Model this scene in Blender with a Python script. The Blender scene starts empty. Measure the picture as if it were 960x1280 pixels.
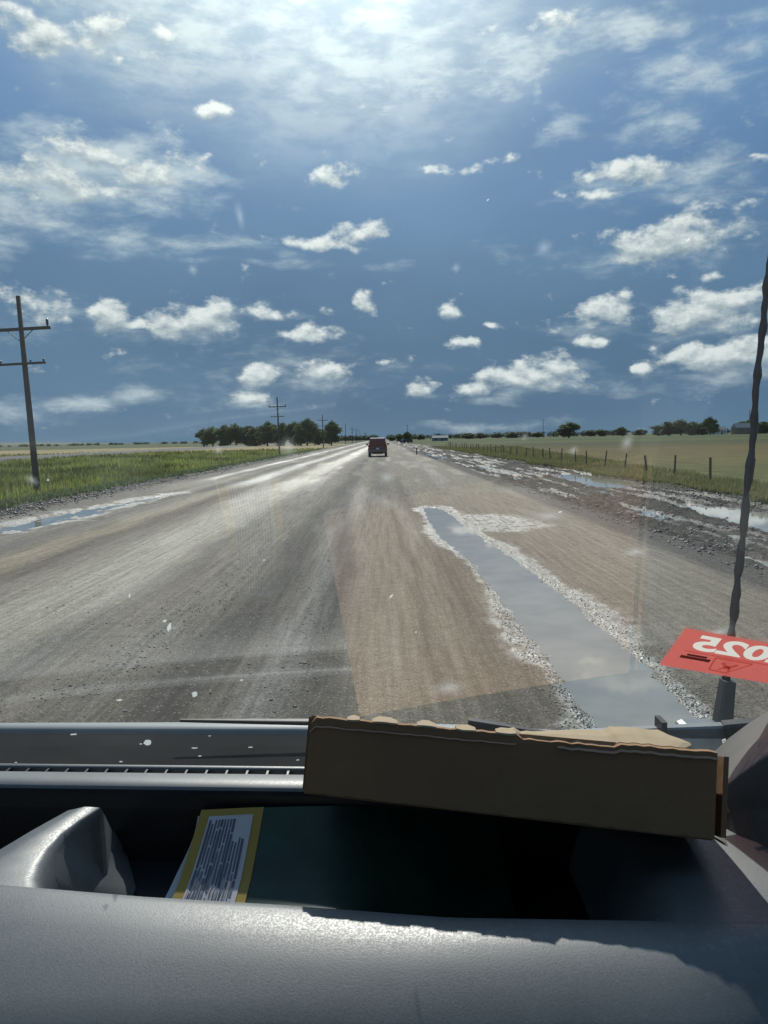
import bpy, bmesh, math, random
import numpy as np
from mathutils import Vector, Matrix

R = math.radians
SC = bpy.context.scene
COL = SC.collection
rng = np.random.default_rng(7)
random.seed(7)

# ------------------------------------------------------------------ camera
CAM_Z = 1.85
F = 962.0                                     # focal length in photo pixels (960 x 1280)
PITCH, ROLL, YAW = 5.47, 1.1, 0.18
camd = bpy.data.cameras.new('camera')
cam = bpy.data.objects.new('camera', camd); COL.objects.link(cam)
camd.sensor_fit = 'VERTICAL'; camd.sensor_height = 34.6; camd.lens = 34.6 * F / 1280
camd.clip_start = 0.01; camd.clip_end = 60000
CM = Matrix.Rotation(R(-YAW), 4, 'Z') @ Matrix.Rotation(R(90 - PITCH), 4, 'X') @ Matrix.Rotation(R(-ROLL), 4, 'Z')
cam.matrix_world = Matrix.Translation((0, 0, CAM_Z)) @ CM
SC.camera = cam
CR = CM.to_3x3()
SC.render.resolution_x, SC.render.resolution_y = 768, 1024
SC.view_settings.view_transform = 'Standard'; SC.view_settings.look = 'None'
SC.view_settings.exposure = 0; SC.view_settings.gamma = 1
SC.cycles.use_denoising = True
SC.cycles.sample_clamp_indirect = 6
SC.cycles.max_bounces = 8; SC.cycles.transparent_max_bounces = 24
SC.cycles.caustics_reflective = False; SC.cycles.caustics_refractive = False

def ray(px, py):
    d = CR @ Vector(((px - 480) / F, (640 - py) / F, -1)); return d.normalized()
def onz(px, py, zo):                            # measured point on the level zo above/below the eye
    d = ray(px, py); t = zo / d.z
    return Vector((d.x * t, d.y * t, CAM_Z + zo))
def ony(px, py, y):                             # measured point at the distance y ahead
    d = ray(px, py); t = y / d.y
    return Vector((d.x * t, y, CAM_Z + d.z * t))
def gnd(px, py): return onz(px, py, -CAM_Z)
def azel(px, py):
    d = ray(px, py); return math.atan2(d.x, d.y), math.asin(d.z)

# ------------------------------------------------------------------ sun
SUN_EL, SUN_AZ = 38.0, -2.0
sd = Vector((math.sin(R(SUN_AZ)) * math.cos(R(SUN_EL)), math.cos(R(SUN_AZ)) * math.cos(R(SUN_EL)), math.sin(R(SUN_EL))))
sl = bpy.data.lights.new('sun', 'SUN'); sl.energy = 4.0; sl.angle = R(0.5); sl.color = (1, 0.95, 0.87)
so = bpy.data.objects.new('sun', sl); COL.objects.link(so)
so.rotation_euler = sd.to_track_quat('Z', 'Y').to_euler(); so.location = (0, 0, 30)

# ------------------------------------------------------------------ node helper
class NT:
    def __init__(s, tree): s.t = tree; s.n = tree.nodes; s.l = tree.links
    def put(s, sock, v):
        if isinstance(v, bpy.types.NodeSocket): s.l.new(v, sock)
        elif v is not None:
            if hasattr(sock, 'default_value'):
                if sock.type == 'RGBA' and not isinstance(v, (int, float)) and len(v) == 3: v = (*v, 1)
                sock.default_value = v
    def m(s, op, a, b=None, c=None, clamp=False):
        n = s.n.new('ShaderNodeMath'); n.operation = op; n.use_clamp = clamp
        for i, v in enumerate((a, b, c)):
            if v is not None: s.put(n.inputs[i], v)
        return n.outputs[0]
    def vm(s, op, a, b=None, c=None):
        n = s.n.new('ShaderNodeVectorMath'); n.operation = op
        for i, v in enumerate((a, b, c)):
            if v is not None:
                if op == 'SCALE' and i == 1: s.put(n.inputs['Scale'], v)
                else: s.put(n.inputs[i], v)
        return n.outputs['Value'] if op in ('LENGTH', 'DOT_PRODUCT', 'DISTANCE') else n.outputs[0]
    def noise(s, vec, scale, detail=4, rough=0.5, dist=0.0, out=0, lac=2.0):
        n = s.n.new('ShaderNodeTexNoise'); s.put(n.inputs['Vector'], vec)
        for k, v in (('Scale', scale), ('Detail', detail), ('Roughness', rough), ('Distortion', dist), ('Lacunarity', lac)): s.put(n.inputs[k], v)
        return n.outputs[out]
    def mix(s, f, a, b, blend='MIX'):
        n = s.n.new('ShaderNodeMix'); n.data_type = 'RGBA'; n.blend_type = blend
        s.put(n.inputs['Factor'], f); s.put(n.inputs[6], a); s.put(n.inputs[7], b); return n.outputs[2]
    def mixsh(s, f, a, b):
        n = s.n.new('ShaderNodeMixShader'); s.put(n.inputs[0], f); s.put(n.inputs[1], a); s.put(n.inputs[2], b); return n.outputs[0]
    def mr(s, v, a, b, c=0, d=1, smooth=True):
        n = s.n.new('ShaderNodeMapRange'); n.interpolation_type = 'SMOOTHSTEP' if smooth else 'LINEAR'
        for i, x in enumerate((v, a, b, c, d)): s.put(n.inputs[i], x)
        return n.outputs[0]
    def ramp(s, f, stops):
        n = s.n.new('ShaderNodeValToRGB'); s.put(n.inputs[0], f); cr = n.color_ramp
        while len(cr.elements) < len(stops): cr.elements.new(0.5)
        for e, (p, c) in zip(cr.elements, stops): e.position = p; e.color = (*c, 1)
        return n.outputs[0]
    def comb(s, x, y, z):
        n = s.n.new('ShaderNodeCombineXYZ')
        for i, v in enumerate((x, y, z)): s.put(n.inputs[i], v)
        return n.outputs[0]
    def sep(s, v):
        n = s.n.new('ShaderNodeSeparateXYZ'); s.put(n.inputs[0], v); return n.outputs
    def attr(s, name, out='Color'):
        n = s.n.new('ShaderNodeAttribute'); n.attribute_name = name; return n.outputs[out]
    def coord(s, out='Object'):
        n = s.n.new('ShaderNodeTexCoord'); return n.outputs[out]
    def bump(s, h, strength=0.5, dist=0.01):
        n = s.n.new('ShaderNodeBump'); s.put(n.inputs['Height'], h); s.put(n.inputs['Strength'], strength); s.put(n.inputs['Distance'], dist)
        return n.outputs[0]
    def bsdf(s, **kw):
        n = s.n.new('ShaderNodeBsdfPrincipled')
        for k, v in kw.items():
            k = {'base': 'Base Color', 'rough': 'Roughness', 'metal': 'Metallic', 'normal': 'Normal', 'spec': 'Specular IOR Level', 'ior': 'IOR',
                 'coat': 'Coat Weight', 'coatr': 'Coat Roughness', 'trans': 'Transmission Weight', 'alpha': 'Alpha', 'em': 'Emission Color', 'ems': 'Emission Strength'}[k]
            s.put(n.inputs[k], v)
        return n.outputs[0]

# ------------------------------------------------------------------ world: hazy storm sky with clouds
W = bpy.data.worlds.new('World'); SC.world = W; W.use_nodes = True
W.cycles.sampling_method = 'MANUAL'; W.cycles.sample_map_resolution = 512
t = NT(W.node_tree); W.node_tree.nodes.clear()
gen = t.coord('Generated')
nd = t.vm('NORMALIZE', gen)
X, Y, Z = t.sep(nd)
el = t.m('ARCSINE', Z); az = t.m('ARCTAN2', X, Y)
sky = t.n.new('ShaderNodeTexSky'); sky.sky_type = 'NISHITA'; sky.sun_disc = False
sky.sun_elevation = R(SUN_EL); sky.sun_rotation = R(SUN_AZ); sky.air_density = 1.2; sky.dust_density = 1.5; sky.ozone_density = 2
# storm cloud deck behind the cumulus: slate blue, by elevation (radians / 1.5)
elf = t.m('DIVIDE', t.m('MAXIMUM', el, 0.0), 1.5)
deck = t.ramp(elf, [(0.0, (1.05, 2.15, 3.35)), (0.025, (0.80, 1.80, 3.15)), (0.08, (0.74, 1.72, 3.05)), (0.14, (0.98, 2.15, 3.75)), (0.19, (1.15, 2.5, 4.5)), (0.27, (1.35, 2.8, 5.1)), (0.36, (1.8, 3.2, 5.0)), (0.7, (1.3, 2.4, 3.9))])
AE = t.comb(az, t.m('MULTIPLY', el, 1.0), 0.0)
big = t.noise(t.vm('MULTIPLY', AE, (2.2, 5.5, 1)), 1.0, 4, 0.5)
deck = t.mix(1.0, deck, t.ramp(big, [(0.25, (0.80, 0.82, 0.86)), (0.75, (1.22, 1.18, 1.12))]), 'MULTIPLY')
base = t.mix(0.97, sky.outputs[0], deck)
sdot = t.vm('DOT_PRODUCT', nd, tuple(sd))
sang = t.m('ARCCOSINE', t.m('MINIMUM', sdot, 1.0))
glow = t.m('EXPONENT', t.m('MULTIPLY', sang, -11.0))
glow2 = t.m('EXPONENT', t.m('MULTIPLY', sang, -3.0))

def blobs(tree, uv, lst):
    acc = None
    for (px, py, rx, ry, w) in lst:
        a, e = azel(px, py); sx = F / rx; sy = F / ry
        v = tree.vm('MULTIPLY_ADD', uv, (sx, sy, 0), (-a * sx, -e * sy, 0))
        L = tree.vm('LENGTH', v)
        val = tree.m('MULTIPLY_ADD', L, -w, w)
        acc = val if acc is None else tree.m('MAXIMUM', acc, val)
    return acc
CUM = [  # cumulus: pixel centre, radii, weight
 (48, 380, 48, 30, .95), (80, 392, 22, 22, .7), (140, 392, 36, 26, 1.3), (178, 405, 30, 16, 1.1), (238, 404, 70, 26, 1.4), (268, 388, 36, 22, 1.0), (335, 388, 38, 20, .85),
 (385, 418, 48, 15, 1.25), (410, 395, 18, 12, .6), (452, 382, 20, 24, .85), (400, 467, 56, 21, 1.05), (325, 473, 30, 20, 1.25), (318, 495, 44, 12, 1.2),
 (495, 450, 36, 11, .7), (560, 388, 24, 16, 1.0), (572, 427, 22, 11, 1.0), (608, 403, 14, 9, .75), (528, 487, 40, 13, .85),
 (600, 487, 48, 12, 1.1), (640, 476, 62, 18, 1.35), (690, 455, 48, 22, 1.35), (668, 468, 75, 22, 1.35), (752, 393, 58, 22, 1.2), (780, 378, 30, 18, .7), (745, 430, 24, 13, 1.0),
 (800, 308, 60, 30, 1.35), (850, 292, 62, 30, 1.35), (890, 275, 48, 22, .85), (885, 392, 70, 30, 1.4), (920, 378, 45, 20, 1.2), (850, 408, 48, 16, 1.2),
 (900, 450, 80, 24, 1.45), (955, 440, 50, 22, 1.35), (802, 466, 15, 9, 1.0), (884, 352, 13, 9, .9), (812, 436, 10, 8, .7),
 (765, 215, 52, 18, 1.1), (815, 208, 48, 16, 1.2), (730, 235, 48, 12, .8), (945, 194, 24, 8, .9), (930, 285, 25, 20, .6),
 (555, 210, 52, 10, .9), (640, 197, 34, 9, .7), (410, 222, 50, 15, 1.0), (455, 290, 50, 14, 1.1), (390, 300, 70, 10, .95), (262, 136, 42, 11, .9),
 (110, 190, 80, 22, 1.0), (60, 215, 90, 24, 1.0), (170, 215, 70, 26, .95), (120, 240, 100, 20, .85), (215, 200, 50, 16, .8), (38, 42, 55, 32, 1.15), (130, 45, 60, 22, .85), (150, 72, 50, 12, .75), (215, 45, 50, 18, .75), (60, 10, 60, 16, .75), (700, 20, 60, 20, .5), (610, 33, 26, 10, .8),
 (-110, 400, 90, 30, 1.3), (-200, 300, 90, 40, 1.2), (1080, 330, 100, 36, 1.3), (1100, 460, 90, 24, 1.3), (1200, 260, 110, 40, 1.2), (-190, 480, 110, 24, 1.2),
]
CUM = [(a, b, c_ * 1.13, d_ * 1.13, w_) for a, b, c_, d_, w_ in CUM]
WISP = [  # thin, streaky sheets
 (120, 215, 180, 68, 1.5), (40, 225, 130, 60, 1.3), (210, 215, 90, 50, 1.1), (60, 290, 190, 40, .9), (200, 305, 190, 20, .8), (130, 496, 150, 20, 1.15), (20, 510, 120, 18, .9),
 (450, 40, 200, 120, 1.25), (360, 60, 150, 80, 1.0), (470, 115, 80, 60, 1.1), (560, 92, 120, 40, 1.5), (660, 58, 130, 34, 1.5), (775, 38, 120, 28, 1.3),
 (677, 96, 12, 22, .8), (850, 110, 90, 55, .85), (800, 150, 50, 60, .75), (700, 140, 36, 26, .65), (820, 165, 60, 50, .7), (870, 225, 90, 42, .9), (760, 480, 90, 22, .75),
 (600, 535, 150, 12, .9), (300, 330, 250, 8, .5), (920, 60, 90, 60, .6), (520, 15, 120, 50, 1.0), (100, 20, 220, 50, .7), (330, 470, 160, 60, .45), (640, 320, 90, 20, .3),
]
# soft generic cloudiness everywhere away from the measured patch of sky
away = t.mr(t.m('ABSOLUTE', az), 0.55, 0.8)
lowel = t.m('SUBTRACT', 1.0, t.mr(el, 0.45, 0.9))
pn = t.noise(t.vm('MULTIPLY', AE, (5.0, 11.0, 1)), 1.0, 2, 0.5)
genm = t.m('MULTIPLY', t.m('MULTIPLY', t.mr(pn, 0.5, 0.68, 0.0, 1.1), away), lowel)

WISP += [(a + 6, b + .55 * d_, c_ * 1.3, d_ * .8, .62) for a, b, c_, d_, w_ in CUM if c_ > 40][:26]
def density(tree, uv, gm):
    warp = tree.noise(tree.vm('MULTIPLY', uv, (1, 1.5, 1)), 9.0, 3, 0.55, out=1)
    wv = tree.vm('MULTIPLY_ADD', tree.vm('SUBTRACT', warp, (.5, .5, .5)), (0.075, 0.045, 0), uv)
    b = tree.m('MAXIMUM', blobs(tree, wv, CUM), gm)
    n = tree.noise(tree.vm('MULTIPLY', uv, (1, 1.55, 1)), 26.0, 8, 0.6)
    d = tree.m('ADD', b, tree.m('MULTIPLY', tree.m('SUBTRACT', n, 0.5), 2.5))
    return d
UV = t.comb(az, el, 0.0)
d1 = density(t, UV, genm)
d2 = density(t, t.vm('ADD', UV, (-0.002, 0.010, 0)), genm)
d1c = t.m('MAXIMUM', t.m('MINIMUM', d1, 1.4), 0.0); d2c = t.m('MAXIMUM', t.m('MINIMUM', d2, 1.4), 0.0)
fine = t.noise(t.vm('MULTIPLY', UV, (1, 1.5, 1)), 60.0, 6, 0.6)
lit = t.m('ADD', t.m('ADD', 0.50, t.m('MULTIPLY', t.m('SUBTRACT', d1c, d2c), 0.75)), t.m('MULTIPLY', t.m('SUBTRACT', fine, 0.5), 0.9), clamp=True)
acum = t.mr(d1, 0.28, 0.85)
acum = t.m('MULTIPLY', acum, t.mr(fine, 0.15, 0.55, 0.72, 1.0))
ccol = t.ramp(lit, [(0.0, (2.3, 3.1, 3.9)), (0.45, (4.3, 5.1, 5.5)), (1.0, (7.9, 8.4, 8.3))])
# wisps
wn = t.noise(t.vm('MULTIPLY', UV, (1, 2.6, 1)), 14.0, 8, 0.62, dist=0.15)
wwarp = t.vm('MULTIPLY_ADD', t.vm('SUBTRACT', t.noise(UV, 7.0, 4, 0.5, out=1), (.5, .5, .5)), (0.09, 0.06, 0), UV)
wd = t.m('ADD', blobs(t, wwarp, WISP), t.m('MULTIPLY', t.m('SUBTRACT', wn, 0.52), 2.3))
wd = t.m('MAXIMUM', wd, t.m('MULTIPLY', t.m('SUBTRACT', wn, 0.52), away))
soft = t.m('MAXIMUM', blobs(t, wwarp, [(430, -20, 330, 230, 1.25), (330, 30, 180, 110, .8), (620, 60, 200, 60, .8), (100, 10, 220, 80, .5), (230, 20, 270, 130, 1.1), (520, 60, 150, 110, 1.0)]), 0.0)
soft = t.m('MULTIPLY', t.mr(soft, 0.0, 1.1), t.mr(wn, 0.2, 0.6, 0.85, 1.0))
aw = t.m('MAXIMUM', t.m('MULTIPLY', t.mr(wd, 0.0, 1.3), 0.80), t.m('MULTIPLY', soft, 0.92))
wcol = t.mix(t.mr(wn, 0.35, 0.65), (3.3, 4.4, 5.3), (6.1, 7.0, 7.2))
wcol = t.mix(1.0, wcol, t.mix(glow2, (0.85, 0.88, 0.92), (1.9, 1.85, 1.75)), 'MULTIPLY')
ccol = t.mix(1.0, ccol, t.mix(glow2, (0.92, 0.93, 0.95), (1.7, 1.65, 1.55)), 'MULTIPLY')
c = t.mix(aw, base, wcol)
c = t.mix(acum, c, ccol)
c = t.vm('ADD', c, t.vm('SCALE', (28, 30, 30), glow))
below = t.mr(Z, -0.02, 0.0, 1.0, 0.0)
c = t.mix(below, c, (1.6, 1.7, 1.5))
bg = t.n.new('ShaderNodeBackground'); t.put(bg.inputs[0], c); bg.inputs[1].default_value = 0.1
wo = t.n.new('ShaderNodeOutputWorld'); t.l.new(bg.outputs[0], wo.inputs[0])

# ------------------------------------------------------------------ materials
MATS = {}
def mat(name, fn):
    m = bpy.data.materials.new(name); m.use_nodes = True; m.node_tree.nodes.clear()
    n = NT(m.node_tree); out = m.node_tree.nodes.new('ShaderNodeOutputMaterial')
    m.node_tree.links.new(fn(n), out.inputs[0]); MATS[name] = m; return m
def simple(name, colour, rough=0.6, metal=0, var=0.15, sc=8, bump=0.0, bsc=60, spec=0.5, coat=0):
    def f(n):
        o = n.coord(); v = n.noise(o, sc, 5, 0.6)
        b = n.mix(1.0, colour, n.ramp(v, [(0.3, (1 - var,) * 3), (0.7, (1 + var,) * 3)]), 'MULTIPLY')
        kw = dict(base=b, rough=n.m('ADD', rough - 0.06, n.m('MULTIPLY', v, 0.12)), metal=metal, spec=spec, coat=coat, coatr=0.1)
        if bump: kw['normal'] = n.bump(n.noise(o, bsc, 4, 0.6), bump, 0.002)
        return n.bsdf(**kw)
    return mat(name, f)

simple('creosote_wood', (0.042, 0.036, 0.032), 0.85, var=0.35, sc=5, bump=0.6)
simple('grey_metal', (0.10, 0.11, 0.115), 0.55, 0.4)
simple('black_insulator', (0.03, 0.03, 0.035), 0.3)
simple('post_wood', (0.085, 0.070, 0.055), 0.85, var=0.4, sc=6, bump=0.6)
simple('wire_metal', (0.10, 0.09, 0.085), 0.6, 0.5)
simple('bark', (0.075, 0.060, 0.048), 0.9, var=0.3, sc=3)
simple('red_paint', (0.15, 0.016, 0.016), 0.32, var=0.1, coat=0.6)
simple('dusty_plastic', (0.16, 0.15, 0.14), 0.6, var=0.25)
simple('tyre_rubber', (0.025, 0.025, 0.026), 0.75)
simple('dark_glass', (0.012, 0.016, 0.02), 0.06, var=0.05, coat=0.5)
simple('tail_lens', (0.30, 0.02, 0.02), 0.2)
simple('white_paint', (0.62, 0.62, 0.60), 0.5, var=0.08)
simple('black_paint', (0.02, 0.022, 0.026), 0.25, coat=0.5)
simple('roof_sheet', (0.27, 0.28, 0.285), 0.85, spec=0.1)
simple('brick_wall', (0.22, 0.17, 0.14), 0.8)
simple('black_plastic', (0.016, 0.018, 0.021), 0.42, var=0.2, sc=20, bump=0.15, bsc=400)
simple('hood_paint', (0.34, 0.37, 0.37), 0.50, var=0.06)
simple('cowl_plastic', (0.006, 0.0075, 0.009), 0.9, var=0.3, sc=20, spec=0.1)
simple('wiper_metal', (0.30, 0.33, 0.33), 0.40, var=0.15, sc=30)
simple('wiper_rubber', (0.02, 0.02, 0.022), 0.5)
simple('pillar_trim', (0.13, 0.125, 0.115), 0.6, var=0.10, sc=30, bump=0.35, bsc=700)
simple('headliner', (0.12, 0.115, 0.105), 0.9)
simple('door_plastic', (0.05, 0.052, 0.056), 0.6)
simple('cardboard', (0.42, 0.25, 0.14), 0.85, var=0.10, sc=14, bump=0.25, bsc=120, spec=0.2)
simple('cardboard_liner', (0.60, 0.46, 0.30), 0.85, var=0.08, sc=30, spec=0.2)
simple('torn_fibre', (0.62, 0.40, 0.28), 0.9, spec=0.1)
simple('booklet_green', (0.010, 0.045, 0.032), 0.35, var=0.5, sc=16, spec=0.5)
simple('booklet_yellow', (0.40, 0.28, 0.04), 0.4, var=0.05)
simple('booklet_white', (0.58, 0.60, 0.65), 0.4, var=0.04)
simple('print_ink', (0.10, 0.11, 0.16), 0.6)
simple('sticker_white', (0.85, 0.80, 0.72), 0.5, var=0.03)
simple('weed_stem', (0.10, 0.13, 0.05), 0.8)

def m_dash(n):
    o = n.coord()
    v = n.noise(o, 9, 4, 0.55); f = n.noise(o, 620, 3, 0.6); g = n.noise(o, 1500, 2, 0.5)
    b = n.mix(n.mr(v, 0.35, 0.65), (0.085, 0.097, 0.105), (0.120, 0.133, 0.140))
    mottle = n.mr(n.noise(o, 170, 6, 0.75), 0.50, 0.68)  # random mottling, lighter and slightly smoother
    b = n.mix(n.m('MULTIPLY', mottle, 0.30), b, (0.22, 0.23, 0.23))
    h = n.m('ADD', n.m('MULTIPLY', f, 1.0), n.m('MULTIPLY', g, 0.35))
    return n.bsdf(base=b, rough=n.m('SUBTRACT', n.mr(f, 0.35, 0.65, 0.42, 0.55), n.m('MULTIPLY', mottle, 0.08)), normal=n.bump(h, 0.13, 0.0008), spec=0.85)
mat('dash_plastic', m_dash)

def m_glass(n):
    fr = n.n.new('ShaderNodeFresnel'); fr.inputs[0].default_value = 1.5
    tr = n.n.new('ShaderNodeBsdfTransparent'); tr.inputs[0].default_value = (0.93, 0.955, 0.95, 1)
    gl = n.n.new('ShaderNodeBsdfGlossy'); gl.inputs['Roughness'].default_value = 0.0; gl.inputs[0].default_value = (1, 1, 1, 1)
    a = n.mixsh(n.m('MULTIPLY', fr.outputs[0], 1.7, clamp=True), tr.outputs[0], gl.outputs[0])
    tl = n.n.new('ShaderNodeBsdfTranslucent'); tl.inputs[0].default_value = (0.9, 0.92, 0.9, 1)
    o = n.coord()
    d = n.m('MULTIPLY', n.mr(n.noise(o, 2.2, 5, 0.65), 0.35, 0.75), 0.016)
    spk = n.m('MULTIPLY', n.mr(n.noise(o, 260, 2, 0.5), 0.77, 0.82), 0.06)
    return n.mixsh(n.m('ADD', n.m('ADD', d, 0.005), spk), a, tl.outputs[0])
mat('windshield_glass', m_glass)
def m_side(n):
    fr = n.n.new('ShaderNodeFresnel'); fr.inputs[0].default_value = 1.5
    tr = n.n.new('ShaderNodeBsdfTransparent'); tr.inputs[0].default_value = (0.9, 0.93, 0.92, 1)
    gl = n.n.new('ShaderNodeBsdfGlossy'); gl.inputs['Roughness'].default_value = 0.0
    return n.mixsh(fr.outputs[0], tr.outputs[0], gl.outputs[0])
mat('side_glass', m_side)
def m_sticker(n):
    tr = n.n.new('ShaderNodeBsdfTransparent'); tr.inputs[0].default_value = (0.9, 0.5, 0.45, 1)
    tl = n.n.new('ShaderNodeBsdfTranslucent'); tl.inputs[0].default_value = (0.80, 0.17, 0.15, 1)
    df = n.bsdf(base=(0.6, 0.12, 0.10), rough=0.4)
    a = n.mixsh(0.45, tl.outputs[0], df)
    return n.mixsh(0.80, tr.outputs[0], a)
mat('sticker_red', m_sticker)
def m_stk2(n):
    tl = n.n.new('ShaderNodeBsdfTranslucent'); tl.inputs[0].default_value = (0.95, 0.93, 0.85, 1)
    return n.mixsh(0.5, tl.outputs[0], n.bsdf(base=(0.85, 0.83, 0.76), rough=0.5))
mat('sticker_letters', m_stk2)
def m_stk3(n):
    tl = n.n.new('ShaderNodeBsdfTranslucent'); tl.inputs[0].default_value = (0.95, 0.38, 0.32, 1)
    return n.mixsh(0.5, tl.outputs[0], n.bsdf(base=(0.8, 0.38, 0.33), rough=0.5))
mat('sticker_pink', m_stk3)
def m_stk4(n):
    return n.bsdf(base=(0.35, 0.05, 0.05), rough=0.5)
mat('sticker_dark', m_stk4)
def m_splat(n):
    tr = n.n.new('ShaderNodeBsdfTransparent')
    tl = n.n.new('ShaderNodeBsdfTranslucent'); tl.inputs[0].default_value = (0.85, 0.9, 0.9, 1)
    return n.mixsh(0.40, tr.outputs[0], tl.outputs[0])
mat('dried_splat', m_splat)
def m_smear(n):
    tr = n.n.new('ShaderNodeBsdfTransparent')
    tl = n.n.new('ShaderNodeBsdfTranslucent'); tl.inputs[0].default_value = (0.85, 0.9, 0.9, 1)
    e = n.attr('edge', 'Fac')
    return n.mixsh(n.m('MULTIPLY', n.m('MULTIPLY', e, e), 0.22), tr.outputs[0], tl.outputs[0])
mat('soft_smear', m_smear)

def m_dirt(n):
    o = n.coord(); col = n.attr('dirt'); wet = n.attr('wet', 'Fac'); peb = n.attr('pebbly', 'Fac')
    n1 = n.noise(o, 7, 6, 0.65); n2 = n.noise(o, 55, 5, 0.7); n3 = n.noise(o, 230, 2, 0.6)
    st = n.noise(n.vm('MULTIPLY', o, (14, 0.5, 1)), 1.0, 6, 0.65)
    vor = n.n.new('ShaderNodeTexVoronoi'); n.put(vor.inputs['Vector'], o); vor.inputs['Scale'].default_value = 70
    vd = vor.outputs['Distance']; vc = vor.outputs['Color']
    c = n.mix(1.0, col, n.ramp(n1, [(0.3, (0.78,) * 3), (0.7, (1.2,) * 3)]), 'MULTIPLY')
    c = n.mix(1.0, c, n.ramp(st, [(0.32, (0.66, 0.63, 0.59)), (0.68, (1.34, 1.30, 1.23))]), 'MULTIPLY')
    c = n.mix(1.0, c, n.ramp(n2, [(0.3, (0.62,) * 3), (0.55, (1.0,) * 3), (0.75, (1.45,) * 3)]), 'MULTIPLY')
    c = n.mix(1.0, c, n.ramp(n3, [(0.25, (0.72,) * 3), (0.8, (1.3,) * 3)]), 'MULTIPLY')
    pc = n.sep(vc)[0]
    v2 = n.n.new('ShaderNodeTexVoronoi'); n.put(v2.inputs['Vector'], o); v2.inputs['Scale'].default_value = 55
    s2 = n.sep(v2.outputs['Color']); near = n.m('LESS_THAN', v2.outputs['Distance'], 0.42)
    c = n.mix(n.m('MULTIPLY', n.m('MULTIPLY', n.m('GREATER_THAN', s2[0], 0.86), near), 0.62), c, (0.045, 0.042, 0.038))
    c = n.mix(n.m('MULTIPLY', n.m('MULTIPLY', n.m('GREATER_THAN', s2[1], 0.88), near), 0.55), c, (0.50, 0.48, 0.43))
    c = n.mix(n.m('MULTIPLY', peb, 0.75), c, n.mix(1.0, c, n.ramp(pc, [(0.0, (0.35,) * 3), (0.5, (0.9,) * 3), (1.0, (1.9,) * 3)]), 'MULTIPLY'))
    wm = n.m('MULTIPLY', wet, n.mr(n2, 0.30, 0.55), clamp=True)
    rough = n.m('MULTIPLY_ADD', wm, -0.62, 0.88)
    h = n.m('ADD', n.m('ADD', n.m('MULTIPLY', n2, 0.9), n.m('MULTIPLY', n3, 0.25)), n.m('MULTIPLY', n.m('MULTIPLY', vd, peb), -1.3))
    nm = n.bump(h, 0.75, 0.016)
    return n.bsdf(base=c, rough=rough, normal=nm, spec=n.m('MULTIPLY_ADD', wm, 0.30, 0.12))
mat('dirt', m_dirt)
def m_water(n):
    o = n.coord()
    h = n.noise(n.vm('MULTIPLY', o, (1.0, 0.7, 1)), 5.0, 3, 0.5)
    mur = n.noise(o, 1.3, 4, 0.6)
    b = n.mix(n.mr(mur, 0.3, 0.7), (0.31, 0.31, 0.28), (0.41, 0.40, 0.35))
    return n.bsdf(base=b, rough=0.03, ior=1.33, normal=n.bump(h, 0.05, 0.004), spec=0.5)
mat('puddle_water', m_water)
def m_stone(n):
    o = n.coord(); v = n.attr('tone', 'Fac')
    c = n.ramp(v, [(0, (0.05, 0.047, 0.042)), (0.6, (0.16, 0.15, 0.135)), (1, (0.42, 0.41, 0.38))])
    return n.bsdf(base=c, rough=0.42, spec=0.5)
mat('stones', m_stone)
def m_ground(n):
    o = n.coord(); x, y, z = n.sep(o)
    n1 = n.noise(o, 0.02, 5, 0.6); n2 = n.noise(o, 0.35, 6, 0.65); n3 = n.noise(o, 5, 4, 0.7)
    yw = n.m('ADD', y, n.m('MULTIPLY', n.m('SUBTRACT', n.noise(n.vm('MULTIPLY', o, (0.004, 0.02, 1)), 1.0, 4, 0.6), 0.5), n.m('MULTIPLY', y, 0.55)))
    rt = n.ramp(n.mr(yw, 0, 400, 0, 1, smooth=False), [(0.0, (0.105, 0.130, 0.035)), (0.10, (0.120, 0.125, 0.038)), (0.15, (0.150, 0.128, 0.042)), (0.24, (0.145, 0.114, 0.040)), (0.36, (0.082, 0.076, 0.028)), (0.46, (0.055, 0.070, 0.022)), (0.58, (0.095, 0.110, 0.035)), (0.80, (0.05, 0.075, 0.022)), (1.0, (0.075, 0.100, 0.035))])
    lt = n.ramp(n.mr(n.m('ADD', y, n.m('MULTIPLY', x, -0.25)), 0, 600, 0, 1, smooth=False), [(0.0, (0.085, 0.135, 0.035)), (0.20, (0.10, 0.145, 0.045)), (0.235, (0.12, 0.13, 0.05)), (0.25, (0.30, 0.235, 0.115)), (0.36, (0.36, 0.285, 0.15)), (0.55, (0.33, 0.27, 0.14)), (0.60, (0.10, 0.12, 0.05)), (1.0, (0.09, 0.11, 0.05))])
    c = n.mix(n.mr(x, -2, 2), lt, rt)
    c = n.mix(1.0, c, n.ramp(n1, [(0.3, (0.85,) * 3), (0.7, (1.15,) * 3)]), 'MULTIPLY')
    c = n.mix(1.0, c, n.ramp(n2, [(0.3, (0.72, 0.74, 0.72)), (0.7, (1.25, 1.22, 1.2))]), 'MULTIPLY')
    c = n.mix(1.0, c, n.ramp(n3, [(0.3, (0.7,) * 3), (0.7, (1.25,) * 3)]), 'MULTIPLY')
    return n.bsdf(base=c, rough=0.9, spec=0.1, normal=n.bump(n.m('ADD', n3, n2), 0.8, 0.12))
mat('field', m_ground)
def m_grass(n):
    v = n.attr('tone'); 
    d = n.bsdf(base=v, rough=0.6, spec=0.25)
    tl = n.n.new('ShaderNodeBsdfTranslucent'); n.put(tl.inputs[0], v)
    return n.mixsh(0.4, d, tl.outputs[0])
mat('grass_blades', m_grass)
mat('tree_leaves', m_grass)
simple('far_hills', (0.10, 0.13, 0.09), 0.95, var=0.2, sc=0.002)
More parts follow.
